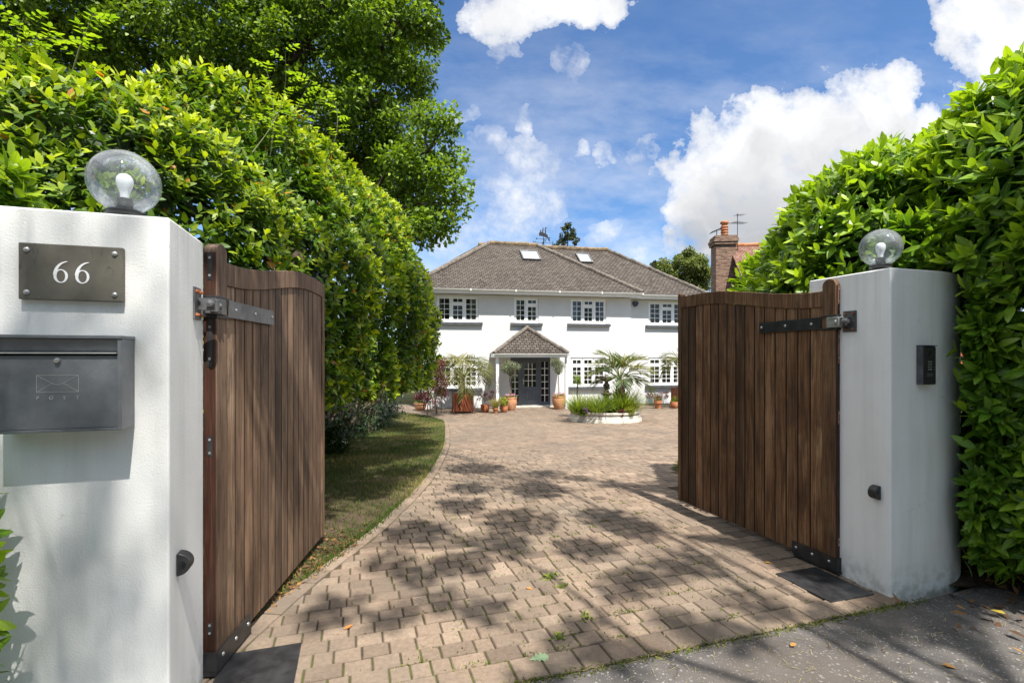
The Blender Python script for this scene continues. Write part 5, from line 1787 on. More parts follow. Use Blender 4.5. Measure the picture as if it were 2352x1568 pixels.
# ------------------------------------------------------------------ hedges
def hedge_core(name, ells, scale, m_, par):
    """leafy dark middle of a hedge: coarse overlapping leaves deep inside"""
    P, N = ell_surface(ells, 150, scale)
    n = len(P)
    D = norm(RNG.normal(size=(n, 3)) + N * .2)
    return leaves(name, P, D, N + RNG.normal(size=(n, 3)) * .5, .20, .075, m_, par, 'lo', None, .1)


def facing(P, N, back=.35):
    """keep what can be seen from the drive side of the street"""
    v = norm(np.array([0, 0, 1.6]) - P)
    return (N * v).sum(1) > -back


# cherry laurel behind and beside the curved pillar
LA = [((3.62, 4.85, 1.8), (1.16, 1.25, 1.75)), ((3.72, 5.75, 1.6), (1.12, 1.1, 1.52)), ((4.30, 3.62, 1.95), (1.25, 1.15, 1.85)), ((3.95, 3.45, .75), (.85, .62, .62)), ((3.50, 3.74, 1.25), (.30, .28, 1.15)), ((3.22, 3.36, .78), (.20, .16, .20)), ((3.85, 4.25, 1.25), (.5, .4, 1.25)), ((3.75, 3.2, .48), (.6, .42, .38)), ((3.45, 3.45, .40), (.26, .22, .30)), ((3.19, 3.37, 1.12), (.20, .19, 1.0)), ((2.98, 3.78, 2.42), (.16, .15, .24)), ((5.3, 3.6, 2.1), (1.3, 1.4, 1.9)), ((4.6, 5.0, 2.0), (1.4, 1.3, 1.85))]
hr = thing('laurel_hedge', 'tall glossy cherry laurel hedge behind the curved pillar and keypad', 'hedge', (0, 0, 0))


def wall_clear(P):
    """no leaf sprouts inside the pillar wall"""
    loc = P - np.array([rp_c.x, rp_c.y, 0])
    a = loc @ np.array([E1.x, E1.y, 0]); b = loc @ np.array([E2.x, E2.y, 0])
    fy = np.interp(a, [p.x for p in front], [p.y for p in front]); by = np.interp(a, [p.x for p in back], [p.y for p in back])
    inside = (a > -.08) & (b > fy - .05) & (b < by + .05) & (P[:, 2] < ZR + .03)
    ahead = (a < .42) & (b < fy) & (P[:, 2] < ZR + .02)
    lamp = (np.linalg.norm(P - np.array([2.645, 3.58, 2.37]), axis=1) < .15)
    return ~(inside | ahead | lamp)


PP = []
for sc, dn, yg in ((1.0, 66, .95), (.94, 56, .6), (.86, 44, .3)):
    P, N = ell_surface(LA, dn, sc)
    P, s = lump(P, N, .12, 2.2, 5)
    k = facing(P, N) & wall_clear(P) & (P[:, 2] > .16) & (P[:, 1] < 6.9) & (P[:, 1] > 1.5)
    P, N, s = P[k], N[k], s[k]
    sh = shoots(P, N, 9, .155, .185, .17, .45, .38, (82, 22), yg, np.clip(.55 + s * .5 + RNG.normal(size=len(P)) * .25 + np.clip(N[:, 2], 0, 1) * .25, 0, 1))
    PP.append(sh)
P, D, Nn, Ln, Wn, Y = [np.concatenate([q[i] for q in PP]) for i in range(6)]
k = wall_clear(P) & wall_clear(P + norm(D) * Ln[:, None])
leaves('foliage', P[k], D[k], Nn[k], Ln[k], Wn[k], M['laurel'], hr, 'hi', Y[k], .16)
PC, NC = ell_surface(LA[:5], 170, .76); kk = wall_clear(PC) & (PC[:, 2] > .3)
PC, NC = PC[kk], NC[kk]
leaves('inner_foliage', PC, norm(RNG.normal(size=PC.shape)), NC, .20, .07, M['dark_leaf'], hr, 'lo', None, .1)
mb = MB()
for i in range(22):
    c, r = random.choice(LA[:5])
    b = Vector((c[0] + random.uniform(-.5, .5), c[1] + random.uniform(-.4, .4), -.02)); e = Vector((c[0] + random.uniform(-.8, .8) * r[0], c[1] + random.uniform(-.8, .8) * r[1], c[2] + random.uniform(-.2, .8) * r[2]))
    if b.y > 3.9 and wall_clear(np.array([tuple(e)]))[0] and wall_clear(np.array([tuple(b + Vector((0, 0, .1)))]))[0]: limb(mb, b, e, .03, .008, .04, 6)
mb.build('stems', M['stem'], hr)

# laurel beside the number plate: behind the pillar top and just in front of the wall at the edge
hl = thing('laurel_shrub', 'cherry laurel with big pale leaves rising behind the letterbox pillar', 'shrub', (0, 0, 0))
L2 = [(tuple(gl(-1.08, .86, 2.05)), (.34, .22, .55)), (tuple(gl(-1.5, .9, 1.95)), (.5, .36, .75))]
PP = []
for sc, dn in ((1, 70), (.85, 45)):
    P, N = ell_surface(L2, dn, sc); P, s = lump(P, N, .06, 3, 8)
    k = P[:, 2] > .4
    PP.append(shoots(P[k], N[k], 8, .125, .21, .14, .7, .35, (80, 20), .95, np.full(k.sum(), .9)))
P, D, Nn, Ln, Wn, Y = [np.concatenate([q[i] for q in PP]) for i in range(6)]
b_ = (P - np.array(G0)) @ np.array(E2); k = b_ > .54
leaves('foliage', P[k], D[k], Nn[k], Ln[k], Wn[k], M['laurel'], hl, 'hi', Y[k], .14)
mb = MB()
for i in range(9): limb(mb, gl(-1.1 + random.uniform(-.2, .2), .85, -.02), gl(-1.1 + random.uniform(-.7, .5), .9 + random.uniform(-.1, .2), random.uniform(1.4, 2.3)), .025, .008, .02, 6)
mb.build('stems', M['stem'], hl)
hf = thing('laurel_shrub', 'low cherry laurel whose leaf tips poke in below the letterbox', 'shrub', (0, 0, 0))
L3 = [(tuple(gl(-.72, -.19, .72)), (.235, .16, .64)), (tuple(gl(-1.1, -.25, .55)), (.3, .2, .6))]
P, N = ell_surface(L3, 90, 1.0); k = P[:, 2] > .05
P, D, Nn, Ln, Wn, Y = shoots(P[k], N[k], 7, .115, .20, .10, .4, .35, (80, 25), .7)
b_ = (P - np.array(G0)) @ np.array(E2); k = (b_ < -.03) & (((P + norm(D) * Ln[:, None]) - np.array(G0)) @ np.array(E2) < -.01)
leaves('foliage', P[k], D[k], Nn[k], Ln[k], Wn[k], M['laurel'], hf, 'hi', Y[k], .14)
mb = MB()
for i in range(7): limb(mb, gl(-.9 + random.uniform(-.15, .1), -.2, -.02), gl(-.9 + random.uniform(-.3, .25), -.2 + random.uniform(-.1, .08), random.uniform(.4, 1.2)), .014, .005, .02, 6)
mb.build('stems', M['stem'], hf)

# the big hedge along the left of the drive
HE = [((-3.95, 4.35, 2.05), (1.95, 1.45, 1.95)), ((-5.7, 3.7, 2.3), (1.7, 1.3, 2.05)), ((-3.62, 5.7, 2.3), (1.88, 1.5, 2.25)), ((-3.42, 7.1, 2.4), (1.76, 1.55, 2.35)), ((-3.12, 8.5, 2.35), (1.66, 1.55, 2.40)), ((-2.98, 9.8, 1.95), (1.50, 1.4, 2.05)), ((-6.0, 5.5, 2.6), (1.8, 1.6, 2.3))]
hg = thing('tall_hedge', 'tall overhanging evergreen hedge along the lawn behind the greyer gate', 'hedge', (0, 0, 0))


def left_clear(P):
    loc = P - np.array(G0); a = loc @ np.array(E1); b = loc @ np.array(E2)
    pil = (a < .06) & (b < .56)
    ax = np.array([-.0785, .997, 0]); q = P - np.array([-1.475, 2.503, 0])
    t_ = q @ ax; n_ = q @ np.array([.997, .0785, 0])
    gt = (t_ > -.15) & (t_ < 1.95) & (n_ > -.13) & (P[:, 2] < 2.35)
    return ~(pil | gt) & ~((n_ > -.1) & (t_ < 2.0) & (P[:, 2] < 3.2))


PP = []
for sc, dn, yg in ((1.0, 84, 1.0), (.955, 72, .4), (.90, 56, .1)):
    P, N = ell_surface(HE, dn, sc)
    P, s = lump(P, N, .20, 1.5, 3)
    k = facing(P, N, .3) & left_clear(P) & (P[:, 2] > np.clip(.2 + .6 * (P[:, 0] + 4.3), .2, 1.0)) & (P[:, 0] > -8)
    P, N, s = P[k], N[k], s[k]
    near = np.clip(1.15 - (np.linalg.norm(P - np.array([0, 0, 1.6]), axis=1) - 3) * .045, .8, 1.15)
    k2 = RNG.random(len(P)) < near
    P, N, s = P[k2], N[k2], s[k2]
    PP.append(shoots(P, N, 7, .104, .235, .11, .55, .45, (78, 25), yg, np.clip(.42 + s * .75 + RNG.normal(size=len(P)) * .28 + np.clip(N[:, 2], 0, 1) * .45, 0, 1)))
P, D, Nn, Ln, Wn, Y = [np.concatenate([q[i] for q in PP]) for i in range(6)]
k = left_clear(P)
leaves('foliage', P[k], D[k], Nn[k], Ln[k], Wn[k], M['hedge'], hg, 'mid', Y[k], .16)
print('hedge leaves', k.sum())
PC, NC = ell_surface(HE, 120, .80); kk = left_clear(PC) & (PC[:, 2] > np.clip(.25 + .75 * (PC[:, 0] + 4.3), .25, 1.15)) & facing(PC, NC, .6)
PC, NC = PC[kk], NC[kk]
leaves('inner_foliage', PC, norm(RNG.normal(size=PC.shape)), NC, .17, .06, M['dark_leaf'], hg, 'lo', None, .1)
mb = MB()
for i in range(60):
    Y_ = 2.9 + i * .19 + random.uniform(-.2, .2); x = -4.1 + random.uniform(-.5, .4) - (.0 if Y_ > 4 else .3)
    b = Vector((x, Y_, gz(Y_) - .03))
    for k_ in range(2):
        e = Vector((x + random.uniform(-.4, 1.7), Y_ + random.uniform(-.6, .8), random.uniform(1.0, 2.6)))
        if left_clear(np.array([tuple(e)]))[0]: limb(mb, b + Vector((random.uniform(-.1, .1), random.uniform(-.1, .1), 0)), e, random.uniform(.018, .05), .008, .03, 7, .07)
mb.build('stems', M['stem'], hg)

n = 30000
PU = np.stack([RNG.uniform(-5.6, -3.75, n) + .35 * np.sin(np.linspace(0, 40, n)), RNG.uniform(3.0, 16.2, n), RNG.uniform(-.1, 1.75, n) * RNG.uniform(.5, 1, n)], 1); PU = PU[left_clear(PU)]; PU[:, 2] += np.array([gz(y) for y in PU[:, 1]])
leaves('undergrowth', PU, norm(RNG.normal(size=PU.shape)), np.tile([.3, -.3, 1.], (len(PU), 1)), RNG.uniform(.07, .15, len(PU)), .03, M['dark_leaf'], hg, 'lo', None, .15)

# long rose shoots growing out of the hedge top
shoot_px = [((580, 290), (655, 95), 4.9), ((655, 300), (715, 165), 5.6), ((745, 320), (770, 215), 6.2), ((620, 300), (610, 130), 5.2), ((700, 330), (745, 190), 6.0), ((165, 110), (215, 5), 3.9), ((60, 110), (55, 10), 3.7), ((100, 100), (150, 60), 3.8)]
rs_ = thing('rambling_rose', 'pale rose shoots with small leaflets arching out of the tall hedge top', 'climbing plant', (0, 0, 0))
mb = MB(); PP_, DD_, NN_, LL_ = [], [], [], []
for a, b, Y_ in shoot_px:
    p0, p1 = at(a[0], a[1] + 60, Y_), at(b[0], b[1], Y_ - .1)
    side = Vector((random.uniform(-.3, .3), random.uniform(-.3, .3), 0)); pts = []
    for k in range(13):
        f = k / 12; pts.append(p0.lerp(p1, f) + side * math.sin(PI * f) * .5 - Vector((0, 0, .10 * f * f)))
    mb.tube(pts, [.006 - .004 * k / 12 for k in range(13)], 5)
    for k in range(2, 13):
        d = (pts[k] - pts[k - 1]).normalized(); az = random.uniform(0, 6.28); r_ = Vector((math.cos(az), math.sin(az), .35)).normalized()
        st = [pts[k] + r_ * q for q in (.03, .07, .11)]
        mb.tube([pts[k], st[-1]], .0018, 3)
        sd = r_.cross(Vector((0, 0, 1))).normalized()
        for q in st:
            for s_ in (-1, 1): PP_.append(q); DD_.append(r_ * .5 + sd * s_); NN_.append(Vector((0, 0, 1)) + r_ * .2); LL_.append(random.uniform(.04, .062))
        PP_.append(st[-1]); DD_.append(r_); NN_.append(Vector((0, 0, 1))); LL_.append(.06)
mb.build('stems', M['grass_stem'] if 'grass_stem' in M else M['palm_stem'], rs_)
n = len(PP_)
leaves('foliage', np.array(PP_), np.array(DD_), np.array(NN_), np.array(LL_), np.array(LL_) * .27, M['rose'], rs_, 'mid', RNG.random(n) ** 2, .1)

# plants at the hedge foot
for px, py, r, n, lab in ((800, 1040, .42, 1500, 'small shade plant with white flowers beside the gate end'), (880, 985, .60, 1700, 'dark leafy undergrowth with white flowers at the lawn edge'), (930, 958, .55, 1300, 'arching green undergrowth at the far tip of the lawn')):
    P = gpt(px - 40, py)
    t_ = thing('shade_plant', lab, 'plant', P, 0, 'plants along the hedge foot')
    ball_leaves('foliage', (0, 0, r * .55), r, n, .075, .02, M['dark_leaf'], t_, .8, yb=.25)
    blades('fronds', (0, 0, 0), r * .7, 160, .55, .008, M['dark_leaf'], t_, .9, .5)
    P_, d_, k_ = cluster([(random.gauss(0, r * .5), random.gauss(0, r * .4) - r * .3, r * random.uniform(.5, 1.2)) for _ in range(7)], .06, 42)
    leaves('blossoms', P_, rdir(42), np.tile([0, -.8, .5], (42, 1)), .03, .013, M['white_fl'], t_, 'lo', RNG.random(42))


# ------------------------------------------------------------------ trees
def big_tree(name, label, cat, base, lobes, n, L, W, leafm, trunk_r, fork, kind='lobed', group=None, seed=1, flat=.8, clump=(.34, .62), per=15):
    """lobes: (centre, radius) in world; clumps spread through every lobe"""
    rs_ = random.Random(seed)
    t_ = thing(name, label, cat, base, 0, group)
    B = Vector(base)
    mb = MB()
    limb(mb, (0, 0, -.2), (fork - B), trunk_r, trunk_r * .72, 0, 8, .03, 10)
    cs, rr = [], []
    for c, r in lobes:
        c = Vector(c) - B
        limb(mb, (fork - B).lerp(Vector((0, 0, (fork - B).z * .8)), rs_.random() * .5), c, trunk_r * .26, trunk_r * .05, .03, 8, .09, 7)
        for i in range(max(5, int(per * r * r))):
            d = Vector((rs_.gauss(0, 1), rs_.gauss(0, 1), rs_.gauss(0, 1))).normalized() * (rs_.random() ** .33)
            q = c + Vector((d.x * r, d.y * r, d.z * r * .85)); cs.append(tuple(q)); rr.append(rs_.uniform(*clump))
            if i % 4 == 0: limb(mb, c, q, trunk_r * .09, .008, .03, 4, .1, 4)
    mb.build('trunk', M['bark'], t_, 60)
    tree_leaves('crown', cs, rr, n, L, W, leafm, t_, kind, flat, .42)
    return t_


lob_px = [(905, 55, 12.0, 128), (850, 230, 12.4, 120), (985, 345, 11.6, 98), (1012, 465, 11.4, 62), (935, 430, 12.2, 95), (990, 525, 11.6, 48), (700, 110, 12.6, 165), (520, 80, 12.2, 150), (330, 70, 12.6, 150), (130, 40, 12.0, 160), (-60, 60, 12.5, 170), (880, -160, 12.2, 190),
          (640, -200, 12.5, 240), (300, -200, 12.5, 250), (0, -180, 12.5, 220), (820, 100, 14.5, 170), (560, 230, 14.5, 200), (300, 230, 14.5, 200), (940, 200, 13.5, 70), (880, 330, 13.5, 110), (800, 370, 14.2, 120), (900, 470, 13.0, 85), (960, 500, 12.2, 60)]
lobes = [(at(px, py, Y), r / FPX * Y) for px, py, Y, r in lob_px]
bs = Vector((-6.1, 13.6, gz(13.6)))
oak = big_tree('oak_tree', 'huge oak tree towering behind the tall hedge', 'tree', bs, lobes, 175000, .118, .038, M['oak'], .38, Vector((-5.7, 13.3, 5.0)), 'mid', None, 4, .8, (.26, .50), 21)
# heavier limbs seen through the crown
mb = MB()
for a, b, r in (((540, 130, 12.5), (500, -60, 12.2), .14), ((690, 130, 12.6), (715, -80, 12.3), .12), ((560, 60, 12.6), (450, -20, 12.0), .07), ((700, 60, 12.6), (790, -30, 12.3), .06), ((530, 300, 13.2), (540, 120, 12.6), .2), ((600, 300, 13.2), (690, 120, 12.6), .16)):
    limb(mb, at(*a) - bs, at(*b) - bs, r, r * .7, .02, 7, .05, 8)
mb.build('limbs', M['bark'], oak, 60)

# street trees behind the camera: their boughs throw the dapple on drive, pillars and pavement
SUN_EL, SUN_AZ = math.radians(60.5), math.radians(154)          # azimuth clockwise from +Y
S = Vector((math.sin(SUN_AZ) * math.cos(SUN_EL), math.cos(SUN_AZ) * math.cos(SUN_EL), math.sin(SUN_EL)))


def caster(X, Y, z0, h):
    t_ = (h - z0) / S.z
    return Vector((X, Y, z0)) + S * t_


shade_px = [(1090, 1075, .55), (1190, 1080, .50), (1260, 1088, .34), (1330, 1098, .22), (1230, 1125, .45), (1330, 1140, .45), (1410, 1112, .28), (1080, 1120, .35), (1500, 1118, .40), (1560, 1100, .35), (1000, 1180, .32), (950, 1220, .30), (1060, 1160, .28), (1190, 1195, .38), (1300, 1205, .38), (1400, 1190, .32), (1460, 1215, .28), (1150, 1245, .26),
            (1250, 1262, .26), (1340, 1258, .24), (900, 1290, .20), (960, 1320, .18), (850, 1350, .18), (1060, 1290, .22), (1000, 1380, .17), (900, 1420, .14), (1330, 1330, .20), (1420, 1345, .20), (1500, 1320, .2), (1570, 1290, .25), (1230, 1430, .16), (1350, 1450, .15), (1120, 1400, .14), (760, 1400, .2), (1660, 1330, .22), (1740, 1390, .2),
            (1560, 1430, .16), (1680, 1460, .18), (1820, 1440, .22), (1960, 1430, .25), (2100, 1420, .3), (2260, 1440, .3), (2330, 1500, .25), (1300, 1500, .12), (1420, 1500, .13), (1240, 1545, .12), (1500, 1560, .12)]
cs, rr = [], []
rs2 = random.Random(21)
for i_, (px, py, r) in enumerate(shade_px):
    if i_ % 4 == 2 and py > 1150: continue
    if py <= 1150:
        r *= .78
        if i_ % 4 == 1: continue
    g_ = gpt(px, py); h = rs2.uniform(8.6, 10.4)
    cs.append(caster(g_.x, g_.y, g_.z, h)); rr.append(r)
for k in range(78):      # over the curved pillar's front
    q = gl(4.12 + rs2.uniform(.03, .74), rs2.uniform(-.1, .1), rs2.uniform(.0, 2.02)); cs.append(caster(q.x, q.y, q.z, rs2.uniform(6.4, 7.8))); rr.append(rs2.uniform(.24, .33))
for a_, z_, r_ in ():
    q = gl(a_, 0, z_); cs.append(caster(q.x, q.y, q.z, rs2.uniform(7.2, 8.6))); rr.append(r_)
for iy in range(19):      # and over the lawn
    Y_ = 3.4 + iy * .58
    ex = min((p for p in EDGE if p.x > -3.2), key=lambda p: abs(p.y - Y_)).x
    for o_ in (.62, 1.15, 1.75, 2.4):
        if rs2.random() < .12: continue
        h = max(6.8, 1.0 * Y_ + 1.2 + rs2.uniform(0, 1.2)); cs.append(caster(ex - o_ + rs2.gauss(0, .12), Y_ + rs2.gauss(0, .15), gz(Y_), h)); rr.append(rs2.uniform(.36, .50))
for i in range(26): q = Vector((rs2.uniform(2.4, 8.0), rs2.uniform(-7.5, -3.2), rs2.uniform(6.5, 10.5))); cs.append(q); rr.append(rs2.uniform(.4, .7))
tb = Vector((5.6, -4.6, 0)); st = thing('unseen_tree', 'street tree behind the viewer whose boughs shade the drive', 'tree', tb)
mb = MB(); fk = Vector((5.0, -4.0, 5.2)) - tb
limb(mb, (0, 0, -.2), fk, .30, .22, 0, 8, .02, 10)
hubs = [Vector((3.4, -2.6, 7.0)), Vector((4.2, -1.2, 7.1)), Vector((2.4, -1.2, 7.3)), Vector((1.6, .4, 7.5)), Vector((3.4, .6, 7.6)), Vector((2.6, 2.0, 7.8)), Vector((5.6, -4.2, 8.2)), Vector((.6, -2.4, 7.5))]
for h_ in hubs: limb(mb, fk, h_ - tb, .05, .02, .04, 8, .05, 7)
for c_ in cs:
    h_ = min(hubs, key=lambda q: (q - c_).length); limb(mb, h_ - tb, c_ - tb, .010, .003, .03, 5, .06, 4)
mb.build('trunk', M['bark'], st, 60)
bad = []
for i, c_ in enumerate(cs):      # keep the top of the letterbox pillar in the sun
    t0_ = (c_ - G0).dot(E2) / S.dot(E2); q = c_ - S * t0_
    a_ = (q - G0).dot(E1)
    if -.9 < a_ < .12 and q.z > 1.0 - rr[i] and rr[i] > .15: bad.append(i)
gd = Vector((-.0785, .997, 0)); gn = Vector((.997, .0785, 0)); gp = Vector((-1.475, 2.503, 0))
for i, c_ in enumerate(cs):      # let the sun reach the laurel low down
    q = c_ - S * ((c_.z - .9) / S.z)
    if q.x > 2.98 and 2.3 < q.y < 4.4 and rs2.random() < .8: bad.append(i)
for i, c_ in enumerate(cs):      # and the sunny flank of the tall hedge
    q = c_ - S * ((c_.z - 3.5) / S.z)
    if q.x < -1.55 and q.y > 2.5: bad.append(i)
for i, c_ in enumerate(cs):      # and the greyer gate mostly so
    q = c_ - S * ((c_ - gp).dot(gn) / S.dot(gn))
    if -.1 < (q - gp).dot(gd) < 2.0 and .2 < q.z < 2.4 and rs2.random() < .8: bad.append(i)
cs = [c_ for i, c_ in enumerate(cs) if i not in bad]; rr = [r_ for i, r_ in enumerate(rr) if i not in bad]
cl = [tuple(c_ - tb) for c_ in cs]
tree_leaves('crown', cl, rr, 42000, .115, .036, M['oak'], st, 'mid', .55)

# unseen sparse tree, added further back to soften the sun on the letterbox wall
tb2 = Vector((3.2, -8.5, 0)); st2 = thing('unseen_tree', 'unseen thin tree crown added behind the viewer to soften the sun', 'tree', tb2)
mb = MB(); fk2 = Vector((2.6, -8.0, 9.0)) - tb2; limb(mb, (0, 0, -.2), fk2, .26, .12, 0, 8, .02, 8); cs2 = []
for i in range(26):
    q = gl(rs2.uniform(-.85, .06), 0, rs2.uniform(.0, 2.3)); c_ = caster(q.x, q.y, q.z, rs2.uniform(13, 18)); cs2.append(tuple(c_ - tb2)); limb(mb, fk2, c_ - tb2, .03, .004, .03, 5, .05, 4)
mb.build('trunk', M['bark'], st2, 60); tree_leaves('crown', cs2, .30, 340, .12, .036, M['oak'], st2, 'mid', .8)

# trees on the far side of the road, behind the viewer (they fill the reflections in the windows)
for i, (x, y, h) in enumerate(((-14, -11, 10), (-6, -12, 9.5), (1.5, -13, 10.5), (9, -11.5, 11), (17, -12, 11))):
    t_ = thing('roadside_tree', 'broad roadside tree across the road behind the viewer', 'tree', (x, y, 0), 0, 'roadside trees across the road')
    mb = MB(); limb(mb, (0, 0, -.2), (0, 0, h * .5), .3, .2, 0, 5, .02, 8); cs_, rr_ = [], []
    for k in range(60):
        d_ = Vector((random.gauss(0, 1), random.gauss(0, 1), random.gauss(0, 1))).normalized() * random.uniform(.4, .9)
        cs_.append((d_.x * h * .46, d_.y * h * .36, h * .52 + d_.z * h * .46)); rr_.append(h * random.uniform(.09, .14))
    mb.build('trunk', M['bark'], t_); tree_leaves('crown', cs_, rr_, 5200, .42, .15, M['oak'], t_, 'lo', .85)

# trees beyond the house
b = at(1304, 640, 38); b.z = GZ_HOUSE
t_ = thing('conifer_tree', 'dark conical evergreen rising behind the house ridge', 'tree', b)
top = at(1302, 509, 38).z - GZ_HOUSE
mb = MB(); mb.tube([(0, 0, -.2), (0, 0, top)], [.22, .02], 8); mb.build('trunk', M['bark'], t_)
cs, rr = [], []
for i in range(150):
    f = random.random() ** .7; z = top * (.30 + .69 * f); R_ = (top - z) * .62 + .14; a = random.random() * 6.28; q = R_ * math.sqrt(random.random())
    cs.append((q * math.cos(a), q * math.sin(a), z - q * .15)); rr.append(.12 + .13 * (1 - f))
tree_leaves('crown', cs, rr, 14000, .16, .05, M['conifer'], t_, 'lo', 1.0, .5)
for px, py, Y_, rpx, n, lab, lm in ((1572, 635, 36, 66, 24000, 'round topped green tree between the white house and the brick chimney', 'far_leaf'), (1508, 618, 44, 20, 3500, 'small dark tree top peeping over the white house roof', 'conifer')):
    c = at(px, py, Y_); r = rpx / FPX * Y_; b = Vector((c.x, c.y, GZ_HOUSE))
    t_ = thing('broadleaf_tree', lab, 'tree', b, 0)
    mb = MB(); limb(mb, (0, 0, -.2), (0, 0, c.z - b.z - r * .4), .28, .15, 0, 6, .02, 8); cs, rr = [], []
    for i in range(int(70 * max(.5, min(1, rpx / 50)))):
        d = Vector((random.gauss(0, 1), random.gauss(0, 1), random.gauss(0, 1))).normalized() * random.uniform(.45, .88)
        q = c - b + Vector((d.x * r, d.y * r, d.z * r)); cs.append(tuple(q)); rr.append(random.uniform(.16, .30) * r)
        if i % 5 == 0: limb(mb, (0, 0, c.z - b.z - r * .5), q, .06, .01, .02, 4, .05, 5)
    mb.build('trunk', M['bark'], t_); tree_leaves('crown', cs, rr, n, .17, .055, M[lm], t_, 'lo', .85, .4)

# ------------------------------------------------------------------ grass, moss, litter
def scatter(poly, n, ok=None):
    xs = [p[0] for p in poly]; ys = [p[1] for p in poly]; out = []
    while len(out) < n:
        x, y = random.uniform(min(xs), max(xs)), random.uniform(min(ys), max(ys))
        if in_poly(x, y, poly) and (ok is None or ok(x, y)): out.append((x, y, gz(y)))
    return np.array(out)


ed_ = []
for i in range(2600):
    k_ = random.randint(6, len(EDGE) - 20); a_, c_ = EDGE[k_], EDGE[k_ + 1]; q = a_.lerp(c_, random.random()); ed_.append((q.x + random.gauss(0, .03), q.y + random.gauss(0, .03), gz(q.y)))
P = np.concatenate([np.array(ed_), scatter(lawn_poly, 30000, lambda x, y: -4.6 < x and y > 3.0 and x > -.32 * y - 1.4), scatter(right_poly, 900, lambda x, y: x < 3.6)])
n = len(P); P[:, 2] -= .012
D = np.tile([0, 0, 1.], (n, 1)) + RNG.normal(size=(n, 3)) * .45; D[:, 2] = np.abs(D[:, 2])
dry = np.clip(np.sin(P[:, 0] * 2.3 + 1) * np.sin(P[:, 1] * 1.7) + RNG.normal(size=n) * .3, 0, 1)
g_ = leaves('grass', P, D, RNG.normal(size=(n, 3)), RNG.uniform(.025, .065, n), .0036, M['blade'], None, 'blade', dry, .2)
tag(g_, 'short patchy grass of the lawn under the hedge', 'grass', kind='stuff')

# moss and little weeds in the joints, thickest up the middle of the drive and at the pavement edge
pts = []
for i in range(2600):
    a = random.gauss(2.35, .75); b = abs(random.gauss(0, 2.6)) + .1
    r_ = max(0, int((b - .2) / .122)); 
    if random.random() < .5: b = .2 + r_ * .122 + random.gauss(0, .004)
    else: a = round(a / .16) * .16 + random.gauss(0, .02)
    if .1 < a < 4.0 and b < 8: pts.append(gl(a, b))
for i in range(1500): pts.append(gl(random.uniform(-.2, 4.3), -.02 + random.gauss(0, .012) + (.02 * math.sin(random.random() * 9))))
seedc = [gl(random.uniform(.8, 3.6),   .2 + .122 * random.randint(0, 22)) for _ in range(60)]
for c in seedc:
    for k in range(26): pts.append(c + E1 * random.gauss(0, .035) + E2 * random.gauss(0, .012))
P = np.array([(p.x, p.y, gz(p.y) - .006) for p in pts]); n = len(P)
ms = leaves('moss', P, np.tile([0, 0, .5], (n, 1)) + RNG.normal(size=(n, 3)) * .6 * np.array([1, 1, .2]), RNG.normal(size=(n, 3)) + [0, 0, .5], RNG.uniform(.010, .028, n), .0042, M['moss'], None, 'lo', RNG.random(n) ** 2, .2)
tag(ms, 'moss and tiny weeds in the joints of the paving', 'moss', kind='stuff')

# litter under the laurel and thin needles over the pavement
s2 = [(p.x, p.y) for p in (gl(4.95, -.02), gl(5.3, -.5), gl(6.1, -1.05), gl(7.4, -1.0), gl(7, 1.2), gl(5.2, .2))]
P = np.concatenate([scatter(s2, 3600), np.array([tuple(gl(random.gauss(5.0, .45), random.gauss(-.35, .25))) for _ in range(130)])]); n = len(P); P[:, 2] = RNG.uniform(.004, .03, n)
keep = (lambda L_: ~(((L_ @ np.array(E1)) < 5.0) & ((L_ @ np.array(E2)) > .0)))(P - np.array(G0)); P = P[keep]; n = len(P)
L4 = []
for i in range(900):
    k_ = random.randint(len(EDGE) - 34, len(EDGE) - 2); e_ = EDGE[k_]; q = e_ + Vector((-abs(random.gauss(0, .35)) + .05, random.gauss(0, .12), 0))
    if q.y > 2.7: L4.append((q.x, q.y, gz(q.y) + .004))
P4 = np.array(L4); n4 = len(P4)
l4 = leaves('leaf_litter', P4, RNG.normal(size=(n4, 3)) * [1, 1, .25], np.tile([0, 0, 1.], (n4, 1)) + RNG.normal(size=(n4, 3)) * .4, RNG.uniform(.02, .06, n4), RNG.uniform(.005, .013, n4), M['dead_leaf'], None, 'lo', RNG.random(n4) ** 3, .3)
tag(l4, 'brown leaf litter along the lawn edge behind the greyer gate', 'leaf litter', kind='stuff')
ll = leaves('leaf_litter', P, RNG.normal(size=(n, 3)) * [1, 1, .25], np.tile([0, 0, 1.], (n, 1)) + RNG.normal(size=(n, 3)) * .4, RNG.uniform(.025, .085, n), RNG.uniform(.006, .02, n), M['dead_leaf'], None, 'mid', RNG.random(n) ** 3, .3)
tag(ll, 'brown leaf litter on the soil under the laurel hedge', 'leaf litter', kind='stuff')
P = np.array([tuple(gl(random.uniform(-.3, 6.0), random.gauss(-.25, .4))) for _ in range(900)] + [tuple(gl(random.uniform(-.2, 4.2), random.gauss(-.01, .03))) for _ in range(260)]); n = len(P); P[:, 2] = .003
keep = ~((((P - np.array(G0)) @ np.array(E1)) > 4.08) & (((P - np.array(G0)) @ np.array(E2)) > .0)) & ~((((P - np.array(G0)) @ np.array(E1)) < .02) & (((P - np.array(G0)) @ np.array(E2)) > -.02)); P = P[keep]; n = len(P)
nd = leaves('pine_needles', P, RNG.normal(size=(n, 3)) * [1, 1, .08], np.tile([0, 0, 1.], (n, 1)), RNG.uniform(.02, .07, n), .0013, M['strawy'], None, 'blade', RNG.random(n), .3)
tag(nd, 'dry needles and straws scattered over the pavement', 'needles', kind='stuff')


